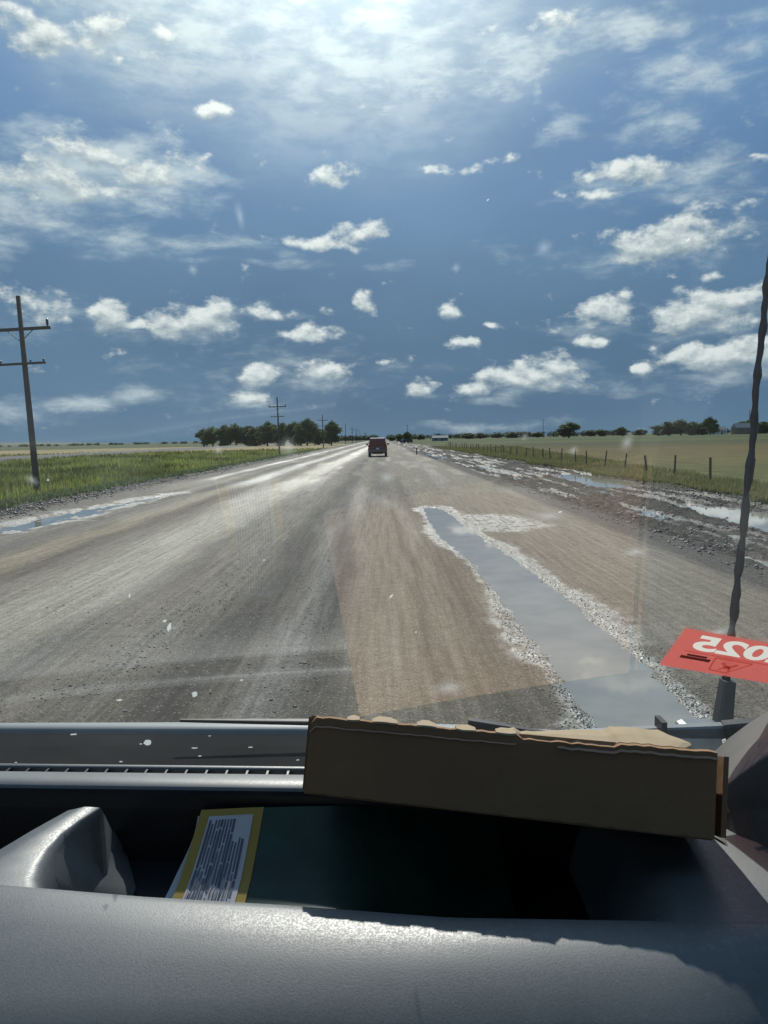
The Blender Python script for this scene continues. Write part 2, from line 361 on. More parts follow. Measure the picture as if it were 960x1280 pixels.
simple('ballast', (0.10, 0.095, 0.09), 0.9, var=0.3, sc=2)

# ------------------------------------------------------------------ mesh helpers
def arr_mesh(name, V, Fc, m=None, smooth=False, mats=None, midx=None):
    me = bpy.data.meshes.new(name)
    V = np.asarray(V, dtype=np.float32); 
    if isinstance(Fc, np.ndarray):
        k = Fc.shape[1]; nf = len(Fc)
        me.vertices.add(len(V)); me.vertices.foreach_set('co', V.ravel())
        me.loops.add(nf * k); me.loops.foreach_set('vertex_index', Fc.astype(np.int32).ravel())
        me.polygons.add(nf); me.polygons.foreach_set('loop_start', np.arange(0, nf * k, k, dtype=np.int32))
        me.polygons.foreach_set('loop_total', np.full(nf, k, dtype=np.int32))
        me.update(calc_edges=True)
    else:
        me.from_pydata([tuple(v) for v in V], [], Fc); me.update()
    if smooth: me.polygons.foreach_set('use_smooth', np.ones(len(me.polygons), dtype=bool))
    for q in (mats or ([m] if m else [])): me.materials.append(MATS[q])
    if midx is not None: me.polygons.foreach_set('material_index', np.asarray(midx, dtype=np.int32))
    return me
def fattr(me, name, vals):
    a = me.attributes.new(name, 'FLOAT', 'POINT'); a.data.foreach_set('value', np.asarray(vals, dtype=np.float32))
def cattr(me, name, vals):
    a = me.attributes.new(name, 'FLOAT_COLOR', 'POINT')
    c4 = np.ones((len(vals), 4), dtype=np.float32); c4[:, :3] = vals; a.data.foreach_set('color', c4.ravel())
def link(name, me, parent=None, label=None, cat=None, group=None, kind=None, loc=None):
    o = bpy.data.objects.new(name, me); COL.objects.link(o)
    if parent: o.parent = parent
    if loc is not None: o.location = loc
    tag(o, label, cat, group, kind); return o
def tag(o, label=None, cat=None, group=None, kind=None):
    for k, v in (('label', label), ('category', cat), ('group', group), ('kind', kind)):
        if v: o[k] = v
    return o
def empty(name, loc, label, cat, group=None, rz=0):
    o = bpy.data.objects.new(name, None); COL.objects.link(o); o.location = loc; o.rotation_euler = (0, 0, rz)
    o.empty_display_size = 0.2
    return tag(o, label, cat, group)
def copy_tree(o, parent=None):
    c = o.copy(); COL.objects.link(c)
    if parent: c.parent = parent
    for ch in list(o.children): copy_tree(ch, c)
    return c

class MB:
    def __init__(s): s.v = []; s.f = []
    def add(s, V, Fc):
        k = len(s.v); s.v += [tuple(v) for v in V]; s.f += [tuple(i + k for i in f) for f in Fc]; return s
    def box(s, c, d, rot=None, bev=0.0):
        bm = bmesh.new(); bmesh.ops.create_cube(bm, size=1)
        for v in bm.verts: v.co = Vector((v.co.x * d[0], v.co.y * d[1], v.co.z * d[2]))
        if bev: bmesh.ops.bevel(bm, geom=list(bm.edges), offset=bev, segments=2, affect='EDGES', profile=0.5)
        M = Matrix.Translation(c) @ (rot.to_4x4() if rot else Matrix())
        bm.verts.index_update()
        V = [M @ v.co for v in bm.verts]; Fc = [[v.index for v in f.verts] for f in bm.faces]; bm.free(); return s.add(V, Fc)
    def tube(s, pts, rad, seg=8, caps=True):
        pts = [Vector(p) for p in pts]; V = []; Fc = []
        rad = rad if hasattr(rad, '__len__') else [rad] * len(pts)
        for i, p in enumerate(pts):
            d = (pts[min(i + 1, len(pts) - 1)] - pts[max(i - 1, 0)]).normalized()
            a = d.orthogonal().normalized() if abs(d.z) > .9 or abs(d.z) < .1 else d.cross(Vector((0, 0, 1))).normalized()
            if i and a.dot(pa) < 0: a = -a
            if i:
                a = (pa - d * pa.dot(d)).normalized()
            pa = a; b = d.cross(a)
            for k in range(seg):
                w = 2 * math.pi * k / seg; V.append(p + (a * math.cos(w) + b * math.sin(w)) * rad[i])
        for i in range(len(pts) - 1):
            for k in range(seg):
                Fc.append((i * seg + k, i * seg + (k + 1) % seg, (i + 1) * seg + (k + 1) % seg, (i + 1) * seg + k))
        if caps: Fc.append(tuple(range(seg))[::-1]); Fc.append(tuple((len(pts) - 1) * seg + k for k in range(seg)))
        return s.add(V, Fc)
    def cyl(s, c, axis, r, h, seg=16, r2=None):
        ax = Vector(axis).normalized(); c = Vector(c)
        return s.tube([c - ax * h / 2, c + ax * h / 2], [r, r2 if r2 is not None else r], seg)
    def loft(s, rows, closed=False):
        n = len(rows[0]); V = [p for r in rows for p in r]; Fc = []
        for i in range(len(rows) - 1):
            for k in range(n - 1 + (1 if closed else 0)):
                Fc.append((i * n + k, i * n + (k + 1) % n, (i + 1) * n + (k + 1) % n, (i + 1) * n + k))
        return s.add(V, Fc)
    def mesh(s, name, m, smooth=False):
        me = arr_mesh(name, s.v, s.f, m, smooth); return me
    def build(s, name, m, parent=None, smooth=False, **kw):
        return link(name, s.mesh(name, m, smooth), parent, **kw)

# ------------------------------------------------------------------ numpy noise
def vn(x, y, seed=0):
    xi = np.floor(x).astype(np.int64); yi = np.floor(y).astype(np.int64); xf = x - xi; yf = y - yi
    xf = xf * xf * (3 - 2 * xf); yf = yf * yf * (3 - 2 * yf)
    def h(a, b):
        k = (a * 374761393 + b * 668265263 + seed * 974634777) & 0xffffffff
        k = ((k ^ (k >> 13)) * 1274126177) & 0xffffffff; k = k ^ (k >> 16)
        return (k & 0xffff) / 65535.0
    return (h(xi, yi) * (1 - xf) + h(xi + 1, yi) * xf) * (1 - yf) + (h(xi, yi + 1) * (1 - xf) + h(xi + 1, yi + 1) * xf) * yf
def fbm(x, y, seed=0, o=4, g=0.5):
    s = 0; a = 1; tt = 0
    for i in range(o): s = s + a * vn(x, y, seed + i * 17); tt += a; a *= g; x = x * 2.03 + 5.1; y = y * 2.03 + 3.7
    return s / tt
def sst(x, a, b):
    u = np.clip((x - a) / (b - a), 0, 1); return u * u * (3 - 2 * u)
def polydist(P, x, y):                         # signed distance, positive inside
    P = np.array(P); ins = np.zeros(x.shape, bool); dm = np.full(x.shape, 1e9)
    for i in range(len(P)):
        ax, ay = P[i]; bx, by = P[(i + 1) % len(P)]
        c = ((ay > y) != (by > y)); xx = (bx - ax) * (y - ay) / ((by - ay) if by != ay else 1e-9) + ax
        ins ^= c & (x < xx)
        tt = np.clip(((x - ax) * (bx - ax) + (y - ay) * (by - ay)) / ((bx - ax) ** 2 + (by - ay) ** 2 + 1e-12), 0, 1)
        dm = np.minimum(dm, np.hypot(x - ax - tt * (bx - ax), y - ay - tt * (by - ay)))
    return np.where(ins, dm, -dm)
def gp(lst): return [tuple(gnd(*p).xy) for p in lst]

# ------------------------------------------------------------------ ground: field sheet, road, mud shoulder
S = 14000
V = []; 
gx = np.array([-S, -2000, -400, -100, -30, -11, 11, 30, 100, 400, 2000, S]); gy = np.array([-S, -500, -30, 0, 30, 100, 400, 1500, 5000, S])
GX, GY = np.meshgrid(gx, gy); n_, m_ = GX.shape
ground_faces = [(i * m_ + k, i * m_ + k + 1, (i + 1) * m_ + k + 1, (i + 1) * m_ + k) for i in range(n_ - 1) for k in range(m_ - 1)]
link('ground', arr_mesh('ground', np.stack([GX.ravel(), GY.ravel(), np.full(GX.size, -0.22)], 1), ground_faces, 'field'), kind='structure')

PUD = gp([(528, 632), (548, 633), (560, 640), (600, 668), (650, 702), (700, 738), (760, 785), (820, 840), (885, 900), (930, 945), (790, 960), (745, 905), (700, 850), (665, 800), (640, 765), (600, 715), (575, 690), (552, 672), (536, 652)])
PUDL = gp([(-60, 667), (0, 657), (80, 640), (150, 627), (225, 615), (160, 631), (110, 644), (60, 656), (0, 668), (-60, 682)])
MUD1 = gp([(700, 590), (740, 591), (790, 598), (806, 604), (782, 607), (745, 605), (715, 600)])
MUD2 = gp([(856, 625), (900, 629), (960, 637), (1060, 650), (1060, 690), (960, 658), (905, 643), (870, 634)])
MUD3 = gp([(505, 562), (520, 563), (552, 572), (548, 574), (528, 569)])
SPL = gp([(588, 645), (620, 644), (672, 657), (640, 662), (606, 662), (585, 655)])

def surf(x, y):
    """height, colour, wetness, pebbliness of road and shoulder"""
    z = (fbm(x * 1.2, y * 0.25, 1) - .5) * 0.05 + (fbm(x * 9, y * 5, 3, 3) - .5) * 0.010
    one = np.ones_like(x)
    base = np.stack([0.250 * one, 0.223 * one, 0.180 * one], -1)
    wet = 0.10 + 0.2 * sst(fbm(x * 1.5, y * .12, 9), .5, .75); peb = 0.25 * one
    wob = (fbm(x * 0 + y * 0.12, x * 0, 21) - .5) * 0.5 + (fbm(y * .6, x * .8, 22) - .5) * .22
    X_ = x + wob
    def band(c0, w, col, k, slope=0.0, edge=0.5, y0=-100, y1=9000):
        nonlocal base
        c = c0 + slope * y
        a = np.exp(-(np.abs(X_ - c) / w) ** (2 / edge * .6)) * k * (0.55 + 0.9 * fbm(x * 2.0, y * .22, int(abs(c0 * 97)) + 30))
        a = a * sst(y, y0, y0 + 6) * (1 - sst(y, y1 * .8, y1)); a = np.clip(a, 0, 1)[..., None]
        base = base * (1 - a) + np.array(col) * a; return a[..., 0]
    # tan packed lane right of centre; colour also paints the box's windshield reflection
    lane = sst(x + wob * .12, -.02 - .045 * y.clip(0, 22), .10 - .045 * y.clip(0, 22))[..., None] * (1 - 0.5 * sst(y, 30, 80))[..., None]
    lane = lane * .6
    base = base * (1 - lane) + np.array([0.232, 0.205, 0.155]) * lane
    gl = (1 - lane)
    band(-0.75, 0.30, (0.29, 0.28, 0.265), .75, -.01)
    band(-0.28, 0.22, (0.085, 0.08, 0.072), .75, -.03, y1=26)
    band(-1.45, 0.38, (0.100, 0.093, 0.083), .95, .002)
    band(-2.15, 0.30, (0.25, 0.235, 0.21), .6)
    band(-2.95, 0.22, (0.11, 0.105, 0.098), .85)
    wb = band(-4.0, 0.80, (0.45, 0.42, 0.34), 1.15, .01)  # pale silt, lightened in colour to stand for sun glare
    band(-5.4, 0.25, (0.17, 0.145, 0.11), .8)
    band(-6.0, 0.35, (0.36, 0.31, 0.22), .9)
    band(-6.8, 0.40, (0.14, 0.13, 0.115), .8)
    band(-7.5, 0.25, (0.26, 0.25, 0.22), .7)
    band(-9.3, 0.5, (0.20, 0.19, 0.18), .6)
    # right-hand lane streaks
    band(1.05, 0.20, (0.12, 0.108, 0.085), .75, -.012, y1=40)
    band(0.55, 0.06, (0.13, 0.115, 0.09), .7, -.012, y1=30)
    band(-0.05, 0.45, (0.12, 0.115, 0.105), .8, y0=18, y1=200)
    band(3.4, 0.9, (0.275, 0.245, 0.195), .8)
    band(2.3, 0.3, (0.21, 0.19, 0.16), .6)
    wet = wet + wb * (.2 + .25 * sst(y, 15, 60))
    # wet streaks far left, their bright glare painted as pale colour
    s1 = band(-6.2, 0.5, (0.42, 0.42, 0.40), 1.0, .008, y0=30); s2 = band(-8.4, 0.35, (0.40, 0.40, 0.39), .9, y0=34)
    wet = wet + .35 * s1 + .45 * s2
    # dark gravel edges
    el_ = sst(-x, 9.6, 10.1); base = base * (1 - el_[..., None]) + np.array([.075, .07, .064]) * el_[..., None]
    z = z + el_ * (0.05 + (fbm(x * 4, y * 3, 5) - .45) * .22) * (1 - sst(-x, 10.9, 11.3)) - sst(-x, 10.9, 11.4) * .35
    er = sst(x + wob * .25, 4.25, 4.6); base = base * (1 - er[..., None]) + np.array([.115, .108, .098]) * er[..., None]; peb = np.maximum(peb, er * .8)
    # mud shoulder with ruts
    md = sst(x + wob * .5, 4.9, 5.6)
    rut = fbm(x * 3.4 + wob * 2, y * .22, 41, 4, .55) - .5; lump = fbm(x * 6, y * 4.5, 43, 4, .6) - .5
    zm = -0.060 + rut * .26 + lump * .17
    z = z * (1 - md) + zm * md
    mc = np.stack([.066 * one, .061 * one, .054 * one], -1) * (0.30 + 1.2 * fbm(x * 5, y * 1.2, 44)[..., None])
    base = base * (1 - md[..., None]) + mc * md[..., None]; wet = wet * (1 - md) + md * .9 * sst(fbm(x * 3.0 + wob * 2, y * .16, 46, 4, .6), .54, .64); peb = np.maximum(peb, md * .6)
    bank = sst(x + (fbm(y * .35, x * 0, 51) - .5) * 2.2, 9.6, 10.9)
    z = z * (1 - bank) + (0.02 + lump * .12) * bank - sst(x, 11.6, 12.9) * .30
    gcol = np.array([.085, .090, .045]); base = base * (1 - bank[..., None] * .85) + gcol * bank[..., None] * .85; wet = wet * (1 - bank * .8)
    # puddles: dig basins
    def dig(poly, depth, edge, nz, ring, rw, z0=0.0):
        nonlocal z, wet, base, peb
        bb = np.array(poly); m = (x > bb[:, 0].min() - 2) & (x < bb[:, 0].max() + 2) & (y > bb[:, 1].min() - 3) & (y < bb[:, 1].max() + 4)
        if not m.any(): return
        xs, ys = x[m], y[m]
        d = polydist(poly, xs, ys) + (fbm(xs * 5, ys * 3, 61, 4, .6) - .5) * nz
        k = sst(d, -edge, edge)
        z[m] = z[m] * (1 - k) + (z0 - depth) * k
        if ring:
            rv = rw * (.5 + 1.1 * sst(fbm(xs * .9, ys * .7, 69, 3), .3, .7)); r = np.exp(-((d + rv * .45) / rv) ** 2) * (0.35 + 1.3 * sst(fbm(xs * 9, ys * 6, 63, 4, .65), .35, .6)); r = np.clip(r * ring, 0, 1)
            b = base[m]; base[m] = b * (1 - r[:, None]) + np.array([.66, .65, .60]) * r[:, None]  # pale rim: sun glints of wet gravel painted into the colour
            wet[m] = np.maximum(wet[m], np.clip(r * 1.6, 0, 1.3)); peb[m] = np.maximum(peb[m], r)
            z[m] += r * (fbm(xs * 30, ys * 22, 64, 2) - .5) * .035
    dig(PUD, .05, .09, .17, 1.0, .105)
    dig(PUDL, .038, .20, 1.3, .7, .16)
    dig(MUD1, .24, .6, 1.2, 0, .3, .03); dig(MUD2, .24, .45, 1.0, 0, .3, .03); dig(MUD3, .2, .5, .8, .0, .3)
    dS = polydist(SPL, x, y) if x.size < 5e6 else 0
    r = np.clip(sst(dS, -.6, .15) * (0.35 + fbm(x * 5, y * 2.5, 66)), 0, 1) * (fbm(x * 14, y * 9, 68) > .42)
    base = base * (1 - r[..., None] * .9) + np.array([.55, .55, .52]) * r[..., None] * .9; wet = np.maximum(wet, r * 1.2); peb = np.maximum(peb, r)
    return z, base, np.clip(wet, 0, 1.3), np.clip(peb, 0, 1)

rows = [-40, -25, -15, -8, -4, -1, 1, 2.2]; yv = 3.0
while yv < 3500:
    rows.append(yv); yv *= 1.0058 if yv < 45 else (1.011 if yv < 130 else 1.05)
rows = np.array(rows)
def grid(name, cols, kindname):
    GX, GY = np.meshgrid(cols, rows); n, m = GX.shape
    jx = (rng.random(GX.shape) - .5) * (cols[1] - cols[0]) * .5; jx[:, 0] = 0; jx[:, -1] = 0
    x = GX + jx
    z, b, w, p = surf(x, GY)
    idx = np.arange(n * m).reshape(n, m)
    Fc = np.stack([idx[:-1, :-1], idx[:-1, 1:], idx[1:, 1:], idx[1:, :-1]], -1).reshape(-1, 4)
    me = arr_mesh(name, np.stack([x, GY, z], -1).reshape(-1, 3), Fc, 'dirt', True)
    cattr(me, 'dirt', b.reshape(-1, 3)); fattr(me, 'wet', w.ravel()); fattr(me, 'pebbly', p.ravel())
    return link(name, me, kind='structure')
colsR = np.concatenate([np.arange(-11.5, -6, .07), np.arange(-6, 4.9, .032)])
colsM = np.arange(colsR[-1], 13.0, .05); colsM[0] = colsR[-1]
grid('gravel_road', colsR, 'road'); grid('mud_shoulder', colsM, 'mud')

def sheet(name, x0, x1, y0, y1, z):
    link(name, arr_mesh(name, [(x0, y0, z), (x1, y0, z), (x1, y1, z), (x0, y1, z)], [(0, 1, 2, 3)], 'puddle_water'), kind='structure')
def psheet(name, poly, z, grow=.35):
    P = np.array(poly); c = P.mean(0); bb0 = P.min(0) - grow; bb1 = P.max(0) + grow
    sheet(name, bb0[0], bb1[0], bb0[1], bb1[1], z)
psheet('puddle', PUD, -0.030, .25); psheet('puddle', PUDL, -0.034, .5)
sheet('ditch_water', 5.2, 10.9, 8, 140, -0.098)

# stones and clods (stuff: nobody could count them)
ICO = None
bm = bmesh.new(); bmesh.ops.create_icosphere(bm, subdivisions=1, radius=1); bm.verts.ensure_lookup_table()
icoV = np.array([v.co[:] for v in bm.verts]); icoF = np.array([[v.index for v in f.verts] for f in bm.faces]); bm.free()
def stones(name, xs, ys, rs, tones, zoff=0.0):
    z = surf(xs.copy(), ys.copy())[0]
    n = len(xs); q = icoV[None] * (1 + (rng.random((n, 12, 1)) - .5) * .7)
    sc = rs[:, None, None] * np.stack([rng.uniform(.7, 1.3, n), rng.uniform(.7, 1.3, n), rng.uniform(.4, .75, n)], -1)[:, None, :]
    a = rng.uniform(0, 6.28, n); ca, sa = np.cos(a)[:, None], np.sin(a)[:, None]
    q = q * sc; q = np.stack([q[..., 0] * ca - q[..., 1] * sa, q[..., 0] * sa + q[..., 1] * ca, q[..., 2]], -1)
    q += np.stack([xs, ys, z + rs * .2 + zoff], -1)[:, None, :]
    Fc = (icoF[None] + (np.arange(n) * 12)[:, None, None]).reshape(-1, 3)
    me = arr_mesh(name, q.reshape(-1, 3), Fc, 'stones', False); fattr(me, 'tone', np.repeat(tones, 12))
    return link(name, me, kind='stuff', label='loose pebbles, gravel and mud clods on and beside the wet dirt road', cat='gravel')
xs, ys, rs, tn = [], [], [], []
def scat(n, fx, y0, y1, r0, r1, t0, t1, power=1.0):
    y = y0 * (y1 / y0) ** rng.random(n) if power == 1 else rng.uniform(y0, y1, n)
    xs.append(fx(y, n)); ys.append(y); rs.append(rng.uniform(r0, r1, n) * rng.uniform(.5, 1, n)); tn.append(rng.uniform(t0, t1, n))
scat(1000, lambda y, n: -2.35 + .03 * y + rng.normal(0, .20, n), 5.5, 22, .004, .015, .1, .6)
scat(700, lambda y, n: rng.uniform(-4.5, 0, n), 4.6, 22, .003, .014, 0, .8)
scat(300, lambda y, n: -.72 + rng.normal(0, .12, n), 4.6, 20, .005, .014, 0, .8)
scat(1600, lambda y, n: rng.uniform(1.2, 5.5, n), 4.6, 22, .003, .010, .1, 1)
scat(6500, lambda y, n: -10.25 + rng.normal(0, .3, n), 14, 110, .010, .055, 0, .35)
scat(5000, lambda y, n: rng.uniform(4.8, 10.8, n), 7, 70, .010, .05, 0, .3)
scat(1500, lambda y, n: rng.normal(9.9, .6, n), 14, 90, .015, .06, 0, .4)
P = np.array(PUD)
k = rng.integers(0, 16, 9000); tt = rng.random(9000)[:, None]
pp = P[k] * (1 - tt) + P[(k + 1) % len(P)] * tt
off = rng.normal(0, .13, (9000, 2)); pp = pp + off
inside = polydist(PUD, pp[:, 0], pp[:, 1]); pp = pp[inside < .07]
xs.append(pp[:, 0]); ys.append(pp[:, 1]); rs.append(rng.uniform(.002, .009, len(pp))); tn.append(rng.uniform(.3, 1.0, len(pp)))
stones('gravel', np.concatenate(xs), np.concatenate(ys), np.concatenate(rs), np.concatenate(tn))

# parallel raised track in the left field
mb = MB()
for i in range(1):
    prof = [(-55.5, -.22), (-53.6, .28), (-51.6, .28), (-49.6, -.22)]
    mb.loft([[(x, y, z) for x, z in prof] for y in (-40, 40, 120, 300, 900, 2500)])
mb.build('gravel_track', 'ballast', kind='structure')
# far ridge at the left horizon
hv = []
for i in range(121):
    a = -1.2 + 1.0 * i / 120; r = 9500
    h = 70 * max(0, math.sin(math.pi * min(1, i / 105))) ** .6 * (0.75 + .5 * float(fbm(np.array([i * .09]), np.array([0.]), 77)[0]))
    hv.append([(math.sin(a) * r, math.cos(a) * r, -5), (math.sin(a) * (r + 900), math.cos(a) * (r + 900), h * .8), (math.sin(a) * (r + 1500), math.cos(a) * (r + 1500), h)])
MB().loft(hv).build('hills', 'far_hills', kind='structure', smooth=True)

# ------------------------------------------------------------------ grass
def blades(name, x, y, z, h, w, cols, label, lean=.35):
    n = len(x); a = rng.uniform(0, 6.28, n); la = rng.uniform(0, 6.28, n); L = rng.uniform(0, lean, n) * h
    dx, dy = np.cos(a) * w / 2, np.sin(a) * w / 2
    tx, ty = x + np.cos(la) * L, y + np.sin(la) * L
    mx, my = x + np.cos(la) * L * .35, y + np.sin(la) * L * .35
    V = np.stack([np.stack([x - dx, y - dy, z], -1), np.stack([x + dx, y + dy, z], -1), np.stack([mx + dx * .8, my + dy * .8, z + h * .6], -1), np.stack([mx - dx * .8, my - dy * .8, z + h * .6], -1), np.stack([tx, ty, z + h], -1)], 1)
    b = (np.arange(n) * 5)[:, None]
    Fc = np.concatenate([b + [0, 1, 2], b + [0, 2, 3], b + [3, 2, 4]], 0)
    me = arr_mesh(name, V.reshape(-1, 3), Fc, 'grass_blades'); cattr(me, 'tone', np.repeat(cols, 5, 0))
    return link(name, me, kind='stuff', label=label, cat='grass')
def gcols(n, c0, c1, straw=.15):
    t_ = rng.random(n)[:, None]; c = np.array(c0) * (1 - t_) + np.array(c1) * t_
    s = rng.random(n) < straw; c[s] = np.array([.30, .25, .12]) * rng.uniform(.7, 1.1, (s.sum(), 1)); return c
n = 170000
y = 14 * (170 / 14) ** rng.random(n); wd_ = 3 + y * .95
x = -10.75 - wd_ * rng.random(n) ** 1.15
clump = fbm(x * .5, y * .35, 81); keep = rng.random(n) < (.25 + 1.3 * (clump - .25)); x, y, clump = x[keep], y[keep], clump[keep]
h = (.12 + .34 * rng.random(len(x)) ** 1.3) * (.25 + 1.5 * clump) * (.6 + .4 * sst(-x, 10.8, 12.5)); w = .018 + y * .00075
c = gcols(len(x), (.125, .17, .032), (.27, .30, .075), .22) * (.40 + 1.15 * sst(fbm(x * .35, y * .16, 83), .25, .75))[:, None]
blades('verge_grass', x, y, np.full(len(x), -.22) + .18 * sst(x, -12.5, -10.9), h, w, c, 'tall green grass and weeds on the verge left of the road')
n = 60000
y = 15 * (150 / 15) ** rng.random(n); x = 10.1 + (1.4 + y * .10) * rng.random(n) ** 1.5 + (vn(y * .5, y * 0, 85) - .5) * .7
h = (.07 + .20 * rng.random(n) ** 1.4) * (.6 + .8 * fbm(x * .6, y * .4, 86)); w = .016 + y * .0007
c = gcols(n, (.10, .13, .035), (.22, .235, .08), .35) * (.7 + .65 * fbm(x * .25, y * .15, 88))[:, None]
blades('pasture_grass', x, y, np.where(x < 12.3, -.02, -.22), h, w, c, 'ragged yellow green grass between the mud shoulder and the fence', .6)
# broad-leaved weeds at the foot of the left verge
n = 9000
y = 15 * (120 / 15) ** rng.random(n); x = -10.65 - rng.random(n) * .9
blades('verge_weeds', x, y, np.full(n, -.02), .10 + .22 * rng.random(n), .05 + y * .001, gcols(n, (.10, .15, .06), (.20, .26, .12), .1), 'low broad leaved weeds along the left road edge', .9)

# ------------------------------------------------------------------ trees
def leafcloud(name, blobs_, nleaf, size, c0, c1, seed):
    r = np.random.default_rng(seed); B = np.array(blobs_); wts = B[:, 3] * B[:, 4]; wts /= wts.sum()
    k = r.choice(len(B), nleaf, p=wts); d = r.normal(size=(nleaf, 3)); d /= np.linalg.norm(d, axis=1)[:, None]
    rad = r.random(nleaf) ** .42
    sub = .85 + .35 * np.sin(d[:, 0] * 5 + k * 3) * np.cos(d[:, 1] * 6 + d[:, 2] * 5 + k)
    c = B[k, :3] + d * (rad * sub)[:, None] * B[k][:, [3, 3, 4]]
    a = r.normal(size=(nleaf, 3)); a /= np.linalg.norm(a, axis=1)[:, None]; b = np.cross(a, r.normal(size=(nleaf, 3))); b /= np.linalg.norm(b, axis=1)[:, None]
    s = size * r.uniform(.5, 1.3, nleaf)[:, None]
    V = np.stack([c - a * s, c + b * s * .6, c + a * s, c - b * s * .6], 1)
    Fc = np.arange(nleaf * 4).reshape(-1, 4)
    me = arr_mesh(name, V.reshape(-1, 3), Fc, 'tree_leaves')
    tcol = np.array(c0) + (np.array(c1) - np.array(c0)) * r.random(nleaf)[:, None]; cl = r.uniform(.7, 1.25, len(B))[k][:, None]
    cattr(me, 'tone', np.repeat(tcol * cl, 4, 0)); return me
TREES = []
for v in range(6):
    r = random.Random(100 + v); H = 8.0; Wd = [4.2, 3.4, 4.8, 2.6, 3.8, 3.0][v]
    bl = []
    for i in range(16 + v):
        a = r.uniform(0, 6.28); rr = Wd * .72 * math.sqrt(r.random()); zz = r.uniform(.9, 6.4)
        f = 1 - abs(zz - 4.0) / 6.0
        bl.append((math.cos(a) * rr * f, math.sin(a) * rr * f, zz, r.uniform(1.0, 1.9), r.uniform(.9, 1.5)))
    bl.append((r.uniform(-.7, .7), 0, 6.9, 1.2, 1.1)); bl.append((0, 0, 4.3, Wd * .5, 2.3))
    crown = leafcloud('crown', bl, 5200, .30, (.060, .095, .028), (.13, .185, .055), v)
    mb = MB().tube([(0, 0, -.3), (.05, 0, 1.2), (-.05, .1, 2.8), (.1, 0, 4.8)], [.32, .24, .17, .06], 7)
    for i in range(5):
        a = r.uniform(0, 6.28); mb.tube([(0, 0, 1.5 + i * .45), (math.cos(a) * 1.0, math.sin(a) * 1.0, 2.6 + i * .5), (math.cos(a) * 1.9, math.sin(a) * 1.9, 3.6 + i * .55)], [.13, .08, .03], 5)
    TREES.append((crown, mb.mesh('trunk', 'bark')))
def tree(px, pytop, dist, wpx, label, v, group, name='tree'):
    base = onz(px, 552, -CAM_Z); X = ony(px, 552, dist).x
    top = ony(px, pytop, dist).z; sz = (top + .22) / 8.1; sx = (wpx / F * dist) / ([4.2, 3.4, 4.8, 2.6, 3.8, 3.0][v] * 1.35)
    o = empty(name, (X, dist, -.22), label, 'tree', group, rz=random.uniform(0, 6.28)); o.scale = (sx, sx, sz)
    link('crown', TREES[v][0], o); link('trunk', TREES[v][1], o); return o
LT = [(255, 535, 330, 20, 'leftmost low rounded tree of the dark grove left of the road', 0), (266, 532, 322, 22, 'second tree from the left in the dark grove', 2),
 (280, 530, 316, 24, 'broad dark tree near the middle of the left grove', 4), (295, 528, 310, 26, 'tallest broad crown of the left grove', 2),
 (309, 531, 308, 20, 'tree right of the tallest crown in the left grove', 1), (320, 533, 300, 18, 'narrow dark tree at the right end of the left grove', 3),
 (334, 526, 290, 26, 'tree just left of the second utility pole', 0), (352, 527, 285, 22, 'dark tree behind the second utility pole', 4),
 (368, 526, 280, 20, 'tree between the second and third utility poles', 5), (384, 521, 272, 26, 'ragged tall tree topped by a loose tuft left of the third pole', 2),
 (376, 530, 268, 18, 'low bushy tree under the ragged tall tree', 1), (414, 525, 262, 22, 'rounded dark tree just right of the third utility pole', 0),
 (398, 534, 300, 18, 'small low tree behind the third utility pole', 5)]
for a in LT: tree(*a, 'trees of the grove left of the road')
RT = [(711, 527, 520, 26, 'solitary rounded dark tree on the right skyline', 0), (585, 541, 700, 14, 'low tree left of the solitary rounded tree on the skyline', 3), (655, 539, 690, 14, 'small tree just left of the solitary rounded tree', 5),
 (738, 537, 700, 14, 'low tree just right of the solitary rounded tree', 1), (752, 536, 700, 16, 'low bushy tree between the solitary tree and the right grove', 4), (778, 533, 640, 16, 'small rounded tree left of the right grove', 0), (800, 536, 640, 18, 'flat low tree at the left foot of the right grove', 2),
 (836, 526, 560, 18, 'first tall tree of the right grove', 1), (851, 523, 550, 22, 'tallest broad tree of the right grove', 2), (866, 526, 555, 18, 'middle tree of the right grove', 4), (888, 520, 540, 17, 'tall rounded tree closing the right grove', 0), (877, 528, 560, 16, 'low tree inside the right grove before its last crown', 3), (822, 531, 590, 16, 'low tree at the left edge of the right grove', 5),
 (935, 524, 620, 26, 'broad tree beside the far farmhouse at the right edge', 2), (955, 526, 600, 22, 'tree at the far right edge of the skyline', 4), (925, 527, 640, 16, 'tree left of the far farmhouse', 1),
 (510, 539, 330, 13, 'round tree beside the far end of the road on the right', 0), (499, 542, 420, 12, 'low tree nearest the vanishing end of the road', 4), (490, 545, 520, 8, 'tiny tree at the very end of the road', 5),
 (525, 543, 600, 14, 'low skyline tree left of the white shed', 2), (601, 541, 720, 16, 'low skyline tree right of the white shed', 1), (622, 541, 700, 16, 'flat skyline tree between shed and solitary tree', 2), (640, 540, 720, 18, 'hazy skyline tree left of the solitary tree', 4), (672, 540, 720, 16, 'low tree near the far right power pole', 0)]
for a in RT: tree(*a, 'trees along the skyline right of the road')
